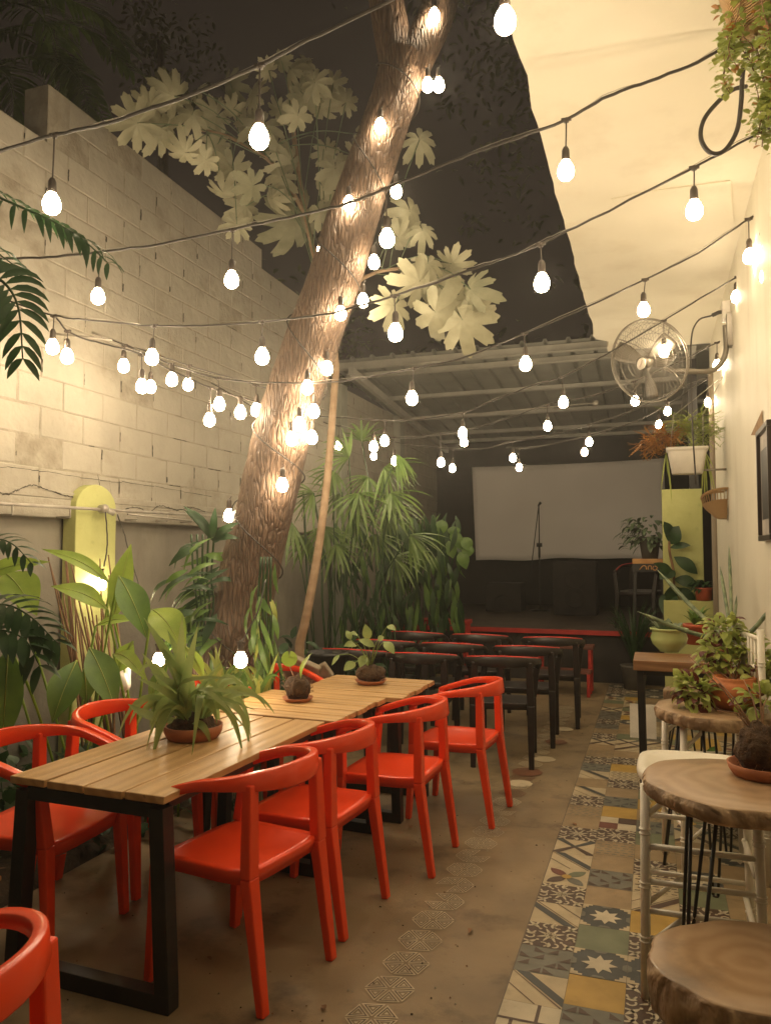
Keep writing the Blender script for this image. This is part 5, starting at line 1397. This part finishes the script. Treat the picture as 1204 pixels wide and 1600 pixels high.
# ---- rubber plant and small pots near the lime pillar
c = onD(1052,1000,8.6); c.z = .0; root = thing('rubber_plant', 'rubber plant with large dark oval leaves in front of the lime pillar', 'plant', c)
g = MB(); s_ = MB()
st_ = smooth_path([c, onD(1050,960,8.55), onD(1052,900,8.5), onD(1045,860,8.5), onD(1046,835,8.5)], 5); s_.tube(st_, .014, 8)
for (px,py,qx,qy,w_) in ((1046,850,1060,822,.20),(1046,856,1078,852,.09),(1052,870,1089,897,.15),(1052,900,1020,880,.12),(1052,905,1090,915,.15),(1052,890,1030,905,.18),(1050,930,1048,915,.2),(1052,920,1087,940,.14),(1050,945,1040,925,.2),(1052,960,1075,955,.14),(1046,838,1036,815,.12),(1052,925,1035,960,.2),(1052,950,1068,985,.17)):
    leaf2(g, onD(px,py,8.5), onD(qx,qy,8.4), w_, .1, 0, n=7, peak=.5)
local(s_, root, 'stem', l_dry); local(g, root, 'foliage', l_dark)
c = onD(1095,940,8.75); a_ = onY(1060,938,8.95).z; root = thing('small_planter', 'small orange red pot of dark leaves on the low lime ledge', 'potted plant', (c.x, 9.02, a_))
cc = Vector((c.x, 9.02, a_)); g = MB(); g.lathe([(0,0),(.075,0),(.09,.12),(.1,.14),(.085,.14),(0,.12)], cc, 18); local(g, root, 'pot', m_redpot)
g = MB()
for _ in range(30):
    a = rnd.uniform(0,6.3); g.leaf(cc+Vector((0,0,.12)), (math.cos(a),math.sin(a),rnd.uniform(.2,1.6)), (0,0,1), rnd.uniform(.15,.26), .05, .9, 0, 6)
local(g, root, 'foliage', l_dark)
# pot and plant on the tall table
cc = Vector((tt.location.x+.02, tY, .638+H)); root = thing('grey_planter', 'tapered dark grey pot of drooping leaves on the tall orange-topped table', 'potted plant', cc)
g = MB(); g.lathe([(0,0),(.09,0),(.125,.24),(.13,.26),(.115,.26),(0,.23)], cc, 22); local(g, root, 'pot', m_greypot)
g = MB()
for _ in range(110):
    a = rnd.uniform(PI*.6,PI*1.6) if rnd.random() < .6 else rnd.uniform(0,6.3); q = cc+Vector((math.cos(a)*.1, math.sin(a)*.1, .26+rnd.uniform(-.02,.28)))
    g.leaf(q+Vector((math.cos(a)*rnd.uniform(0,.22),0,-rnd.uniform(0,.14))), (math.cos(a),math.sin(a),rnd.uniform(-.8,.8)), (0,0,1), rnd.uniform(.09,.16), rnd.uniform(.04,.075), .9, 0, 5)
local(g, root, 'foliage', l_grey)
# spiky grass plant at the right end of the stage front
c = onD(990,1010,8.9); c = Vector((c.x, 9.3, .0)); root = thing('spiky_plant', 'tall dark grassy plant in front of the right end of the red stage edge', 'plant', c)
g = MB(); g.lathe([(0,0),(.11,0),(.15,.26),(.16,.28),(.13,.28),(0,.25)], c, 18); local(g, root, 'pot', m_greypot)
g = MB()
for _ in range(110):
    a = rnd.uniform(0,6.3); g.leaf(c+Vector((0,0,.25)), (math.cos(a)*.5,math.sin(a)*.5,rnd.uniform(1.2,3)), (0,0,1), rnd.uniform(.45,.85), .016, rnd.uniform(.3,.8), 0, 7)
local(g, root, 'foliage', l_dark)

# ---- hanging white trough
Yp = 7.0; a, bq = onY(1040,700,Yp), onY(1105,700,Yp); z0 = onY(1070,741,Yp).z; z1 = onY(1070,700,Yp).z; xm = (a.x+bq.x)/2; hx = (bq.x-a.x)/2
root = thing('hanging_trough', 'white plastic trough of orange and green ferns hanging beside the cream wall corner', 'planter', (xm,Yp,z0))
def rr_box(hx, hy, z, n=8, r=.03):
    pts = []
    for (sx,sy,a0) in ((1,1,0),(-1,1,PI/2),(-1,-1,PI),(1,-1,PI*1.5)):
        for k in range(n+1): a = a0+PI/2*k/n; pts.append((sx*(hx-r)+r*math.cos(a), sy*(hy-r)+r*math.sin(a), z))
    return pts
g = MB(); secs = [(hx*.70,.06,z0),(hx*.74,.068,z0+.004),(hx*.93,.085,z1-.035),(hx*.94,.086,z1-.03),(hx,.098,z1-.028),(hx*1.02,.10,z1),(hx*.96,.09,z1),(hx*.9,.08,z1-.04)]
vs = []; 
for s in secs: vs += [(xm+x,Yp+y,z) for x,y,z in rr_box(*s)]
k = 36; g.add(vs, [(i*k+j, i*k+(j+1)%k, (i+1)*k+(j+1)%k, (i+1)*k+j) for i in range(len(secs)-1) for j in range(k)]+[tuple(range(k))[::-1], tuple(range((len(secs)-1)*k, len(secs)*k))], 0, True)
o = local(g, root, 'trough', m_whiteplastic)
g = MB()
for sx in (-.8,.8): g.tube([(xm+sx*hx,Yp+.08,z1-.01),(xm+sx*hx*.9+.02,Yp+.1,z1+.3),(XR-.01,Yp+.12,z1+.62)], .0035, 5)
g.tube([(xm,Yp+.09,z0+.04),(XR-.005,Yp+.09,z0+.04)], .01, 6)
local(g, root, 'hanger_wire', m_wirerope)
g = MB()
def ferny(cx, cy_, D, n, mi, rad, L=.16):
    for _ in range(n):
        c = onD(cx,cy_,D)+Vector((rnd.gauss(0,rad),rnd.gauss(0,.05),rnd.gauss(0,rad*.5))); a = rnd.uniform(0,6.3)
        d = Vector((math.cos(a),math.sin(a)*.6,rnd.uniform(-.3,1.2)))*L
        frond(g, [c, c+d*.5+Vector((0,0,.02)), c+d+Vector((0,0,-.03))], 10, .032, .010, mi, .3, 55, (0,0,1), .5, .0012, mi)
D_ = 6.75
ferny(1020,700,D_,46,1,.055); ferny(1045,690,D_,40,1,.05); ferny(1035,705,D_,20,1,.05)
ferny(1075,678,D_,46,0,.06,.20); ferny(1100,690,D_,36,0,.05,.18); ferny(1075,665,D_,26,0,.05,.2); ferny(1110,680,D_,20,0,.05,.18); ferny(1080,715,D_-.1,9,0,.03,.12)
for _ in range(14): 
    q = onD(rnd.choice((1040,1100)),705,D_); leaf2(g, q, q+Vector((rnd.uniform(-.05,.1),0,-rnd.uniform(.12,.5))), .012, .1, 0)
local(g, root, 'foliage', [l_yel, l_gold])
# wicker wall basket
p = onX(1128,770,XR); Yb = 7.1; z1 = onX(1134,766,XR).z; z0 = onX(1125,816,XR).z
root = thing('wicker_basket', 'half-round woven wicker basket hanging on the cream wall below the white trough', 'basket', (XR-.01,Yb,z0))
g = MB(); n = 20; m_ = 14; vs = []
rb = .17
def bk(t, f):  # t: 0..1 round the half circle, f: 0 bottom..1 rim
    a = PI*t; r = rb*(.35+.65*math.sin(min(1,f*1.15)*PI/2)); top = (z1-z0)*(.72+.28*abs(math.cos(a)))
    return Vector((XR-.012-r*math.sin(a)*1.15, Yb+r*math.cos(a), z0+f*top))
lowf = .62
for i in range(m_+1):
    for j in range(n+1): vs.append(bk(j/n, lowf*i/m_)+Vector((-.003*((i+j)%2),0,0)))
g.add(vs, [(i*(n+1)+j, i*(n+1)+j+1, (i+1)*(n+1)+j+1, (i+1)*(n+1)+j) for i in range(m_) for j in range(n)]+[tuple(range(n+1))], 0, True)
o = local(g, root, 'woven_body', m_wicker); o.modifiers.new('t','SOLIDIFY').thickness = .006
g = MB()
for j in range(0, 23): g.tube([bk(j/22,lowf-.02), bk(j/22,.96)], .0035, 5)
for f, r_ in ((.97,.008),(1.0,.007),(lowf,.006)): g.tube([bk(j/24,f) for j in range(25)], r_, 6)
g.tube([bk(0,1.0), bk(1,1.0)], .007, 6)
local(g, root, 'open_rim', m_wicker)

# picture frame on the wall
q0, q1, q2, q3 = onX(1181,692,XR-.035), onX(1187,848,XR-.035), onX(1214,850,XR-.035), onX(1214,680,XR-.035)
ya, yb = 4.35, q0.y; za, zb = 1.62, 2.24
root = thing('picture_frame', 'dark framed picture leaning out from the cream wall at the right edge', 'picture', (XR,ya,za))
g = MB()
for (y_, z_, w_, h_) in (((ya+yb)/2, za+.015, yb-ya, .03), ((ya+yb)/2, zb-.015, yb-ya, .03), (ya+.0135,(za+zb)/2,.027,zb-za-.062),(yb-.0135,(za+zb)/2,.027,zb-za-.062)): g.box((XR-.022,y_,z_), (.036,w_,h_))
local(g, root, 'frame', m_frame, bevel=.003)
g = MB(); g.box((XR-.014,(ya+yb)/2,(za+zb)/2),(.012,yb-ya-.054,zb-za-.062)); local(g, root, 'picture_paper', m_mount)
g = MB(); g.box((XR-.0215,(ya+yb)/2+.02,(za+zb)/2),(.002,(yb-ya)*.62,(zb-za)*.62)); local(g, root, 'picture_print', m_steel)

# wall pipe at the corner, plug box and cables
g = MB(); x = XR-.02
g.tube([(x,8.35,.0),(x,8.35,2.6),(x,8.35,3.4)], .03, 10); tag(g.build('drain_pipe', mat('weathered pipe paint', (.36,.31,.24), (.22,.17,.12), scale=5, rough=.7, bump=.3, stretch=(1,1,.2))), 'weathered vertical drain pipe at the far corner of the cream wall', 'pipe')
g = MB(); p = onX(1133,487,XR-.03); 
root = thing('socket_box', 'small white electrical socket box with a plugged-in black cable above the fan bracket', 'socket', p)
c = MB(); c.box((XR-.03,p.y,p.z),(.06,.11,.15)); local(c, root, 'box', m_whiteplastic, bevel=.006)
c = MB(); q = Vector((XR-.08,p.y,p.z)); c.tube([q+Vector((.03,0,0)),q,q+Vector((-.05,0,-.02))],.016,8)
c.tube(smooth_path([q+Vector((-.05,0,-.02)), q+Vector((-.16,0,-.06)), q+Vector((-.21,.02,-.25)), q+Vector((-.21,.02,-.9)), q+Vector((-.19,.1,-1.35))],6), .007, 6); local(c, root, 'cable', m_rubber)

# ---- wall fan
FD = 5.9; fc = onD(1011,565,FD); fn = (-CF*.60+(-CR*.92-CU*.38)*.80).normalized(); FR = .318
root = thing('wall_fan', 'large round metal wall fan with a wire guard and oval badge, on a curved bracket', 'fan', fc)
M3 = fn.to_track_quat('Z','Y').to_matrix(); 
def fp(r, a, h): return fc + M3 @ Vector((r*math.cos(a), r*math.sin(a), h))
g = MB(); NR = 64
def hdome(r): return .085*math.sqrt(max(0,1-(r/FR)**2.2))+.0
for k in range(NR):
    a = 2*PI*k/NR; g.tube([fp(.055+ (FR-.055)*i/7, a+.22*math.sin(PI*i/7)*(1), hdome(.055+(FR-.055)*i/7)) for i in range(8)], .0013, 3, cap=False)
for r in [.055,.12,.19,.25,.30]: g.tube([fp(r,2*PI*i/40,hdome(r)) for i in range(41)], .0016, 4, cap=False)
local(g, root, 'front_guard', m_chrome)
g = MB()
for k in range(48):
    a = 2*PI*k/48; g.tube([fp(.07+(FR-.07)*i/5, a, -.02-.10*math.sqrt(max(0,1-((.07+(FR-.07)*i/5)/FR)**2.5))) for i in range(6)], .0013, 3, cap=False)
for r in (.10,.20,.28): g.tube([fp(r,2*PI*i/40,-.02-.10*math.sqrt(max(0,1-(r/FR)**2.5))) for i in range(41)], .0018, 4, cap=False)
for k in range(4): a = PI/4+k*PI/2; g.tube([fp(.06,a,-.12),fp(.2,a,-.105),fp(FR,a,-.02)], .004, 5)
local(g, root, 'rear_guard', m_chrome)
g = MB(); g.tube([fp(FR,2*PI*i/56,-.005) for i in range(57)], .007, 6, cap=False); g.tube([fp(FR*1.005,2*PI*i/56,-.03) for i in range(57)], .004, 5, cap=False); local(g, root, 'rim', m_chrome)
for k in range(3):
    g = MB(); a0 = .5+k*2*PI/3; vs = []; nn = 8
    for i in range(nn+1):
        r = .045+.235*i/nn; wd = R(26+14*math.sin(PI*min(1,i/nn*.9))); 
        for s in range(5): u = s/4-.5; vs.append(fp(r, a0+u*2*wd*(.6+.4*i/nn)*(.16/(.06+r*.6)) *.62, .02+ u*.055))
    g.add(vs, [(i*5+s,i*5+s+1,i*5+s+6,i*5+s+5) for i in range(nn) for s in range(4)], 0, True); o = local(g, root, 'blade', m_fan); o.modifiers.new('t','SOLIDIFY').thickness = .002
g = MB(); g.lathe([(0,.045),(.03,.042),(.045,.02),(.045,-.02),(.02,-.03)], fc, 20, rot=M3); local(g, root, 'hub', m_fan)
g = MB(); g.lathe([(0,.0),(.044,0),(.05,-.006),(.0,-.008)], fp(0,0,.094), 28, sx=1.0, sy=.72, rot=M3 @ Matrix.Rotation(.9,3,'Z')); o = local(g, root, 'badge', m_badge)
g = MB()
for i in range(7): 
    q = M3 @ Matrix.Rotation(.9,3,'Z'); c = fp(0,0,.0955)+q@Vector((-.026+.0088*i,0,0)); g.tube([c+q@Vector((-.002,-.006,0)), c+q@Vector((.0,.006,0)), c+q@Vector((.003,-.005,0))], .0011, 4)
local(g, root, 'badge_letters', m_badgeink)
g = MB(); g.lathe([(0,-.02),(.05,-.03),(.075,-.05),(.085,-.10),(.08,-.20),(.06,-.25),(.0,-.26)], fp(0,0,-.07), 22, rot=M3); local(g, root, 'motor_housing', m_fan)
bp_ = [fp(0,0,-.22)+Vector((0,0,-.06)), onD(1075,594,6.25), onD(1105,588,6.35)]
w0 = onX(1136,520,XR-.03); 
g = MB(); g.tube(smooth_path([fp(0,0,-.2), fp(0,0,-.2)+Vector((.05,.02,-.10)), Vector((XR-.33,w0.y-.10,w0.z-.30)), Vector((XR-.14,w0.y-.04,w0.z-.29)), Vector((XR-.05,w0.y,w0.z-.16)), Vector((XR-.045,w0.y,w0.z+.06))],7), .021, 10)
g.box((XR-.018,w0.y,w0.z+.02),(.036,.09,.26)); local(g, root, 'bracket', m_fan, )

# ---- hanging vine at the top right
hc = Vector((.42, 2.85, 3.52)); root = thing('hanging_vine', 'small-leaved green vine trailing from a basket at the top right corner', 'hanging plant', hc)
g = MB(); g.lathe([(0,-.18),(.10,-.17),(.15,-.08),(.17,0),(.155,0),(.14,-.07),(0,-.12)], hc, 20); local(g, root, 'basket', m_wicker)
g = MB(); 
for k in range(3): a = k*2.1; g.tube([hc+Vector((.16*math.cos(a),.16*math.sin(a),0)), (hc.x,hc.y,3.75)], .002, 4)
local(g, root, 'hanger_wire', m_wirerope)
g = MB(); s_ = MB()
def trail(x, y, zt, zb, n):
    pts = [Vector((x+.02*math.sin(i*.9+x*40), y+.02*math.cos(i*1.1), zt+(zb-zt)*i/8)) for i in range(9)]; s_.tube(pts, .0018, 4)
    for _ in range(n):
        f = rnd.random(); i = min(7,int(f*8)); p = pts[i].lerp(pts[i+1], f*8-i)+Vector((rnd.gauss(0,.018),rnd.gauss(0,.018),0)); a = rnd.uniform(0,6.3)
        g.leaf(p, (math.cos(a),math.sin(a),rnd.uniform(-.6,.6)), (rnd.uniform(-.4,.4),rnd.uniform(-.6,.2),1), rnd.uniform(.02,.034), rnd.uniform(.018,.028), .4, 0 if rnd.random() < .93 else 1, 4, .2, .5)
for _ in range(54):
    a = rnd.uniform(0,6.3); r = .165*rnd.random()**.4; x = hc.x+r*math.cos(a); y = hc.y+r*math.sin(a)
    zb = 3.38-.30*max(0,(x-hc.x+.20)/.36)-rnd.random()*.35*(1 if x > hc.x-.05 else .45); trail(x, y, 3.55, zb, int(150*(3.62-zb)))
local(s_, root, 'stem', l_dry); local(g, root, 'foliage', [l_yel, l_gold])
# looped black cable hanging near it
g = MB(); L_ = [(1172,60),(1160,110),(1157,160),(1150,205),(1130,236),(1108,238),(1094,215),(1100,185),(1125,155),(1145,140),(1165,135)]
g.tube(smooth_path([onD(x,y,3.1+.02*i) for i,(x,y) in enumerate(L_)],6), .0095, 8)
tag(g.build('cable_loop', m_rubber), 'thick black cable looped below the hanging vine', 'cable')

# grit, crumbs and a few fallen leaves on the concrete
g = MB()
for _ in range(900):
    x, y = rnd.uniform(-2.65,-.55), rnd.uniform(1.6,9.2); r = rnd.uniform(.0015,.006); a = rnd.uniform(0,6.3)
    pts = [(x+r*rnd.uniform(.5,1.2)*math.cos(a+k*1.26), y+r*rnd.uniform(.5,1.2)*math.sin(a+k*1.26), .0025) for k in range(5)]
    g.add(pts+[(x,y,.004+r*.5)], [(k,(k+1)%5,5) for k in range(5)], rnd.randrange(3))
struct(g.build('floor_grit', [l_dry, m_soil, m_mortar]), 'stuff')
for i, (px, py, lab) in enumerate(((505,1570,'curled dry brown leaf on the floor by the closest red chair leg'),(735,1450,'small dry leaf lying beside the stencilled rosettes'),(330,1500,'dry leaf lying under the near end of the front plank table'),(900,1290,'crumpled dry leaf at the edge of the patterned tiles'),(640,1290,'dry leaf under the third red chair on the aisle side'))):
    p = onZ(px, py, .006); g = MB(); a = rnd.uniform(0,6.3); g.leaf(p, (math.cos(a),math.sin(a),.22), (0,0,1), rnd.uniform(.03,.055), rnd.uniform(.014,.024), .25, 0, 6, .35)
    tag(g.build('fallen_leaf', l_dry), lab, 'leaf', 'fallen leaves on the floor')

# ------------------------------------------------------------------ scattering volume added for bulb glow and lifted blacks
hz = MB(); hz.box((-1.5, 7.5, 4.2), (16, 24, 10.6))
m_hz = bpy.data.materials.new('bloom volume'); m_hz.use_nodes = True
N, L = m_hz.node_tree.nodes, m_hz.node_tree.links; N.remove(N['Principled BSDF'])
pv = N.new('ShaderNodeVolumePrincipled'); pv.inputs['Density'].default_value = 0.0065; pv.inputs['Color'].default_value = (.9,.87,.8,1); pv.inputs['Anisotropy'].default_value = .72
L.new(pv.outputs[0], N['Material Output'].inputs['Volume'])
struct(hz.build('bloom_haze', m_hz), 'stuff')
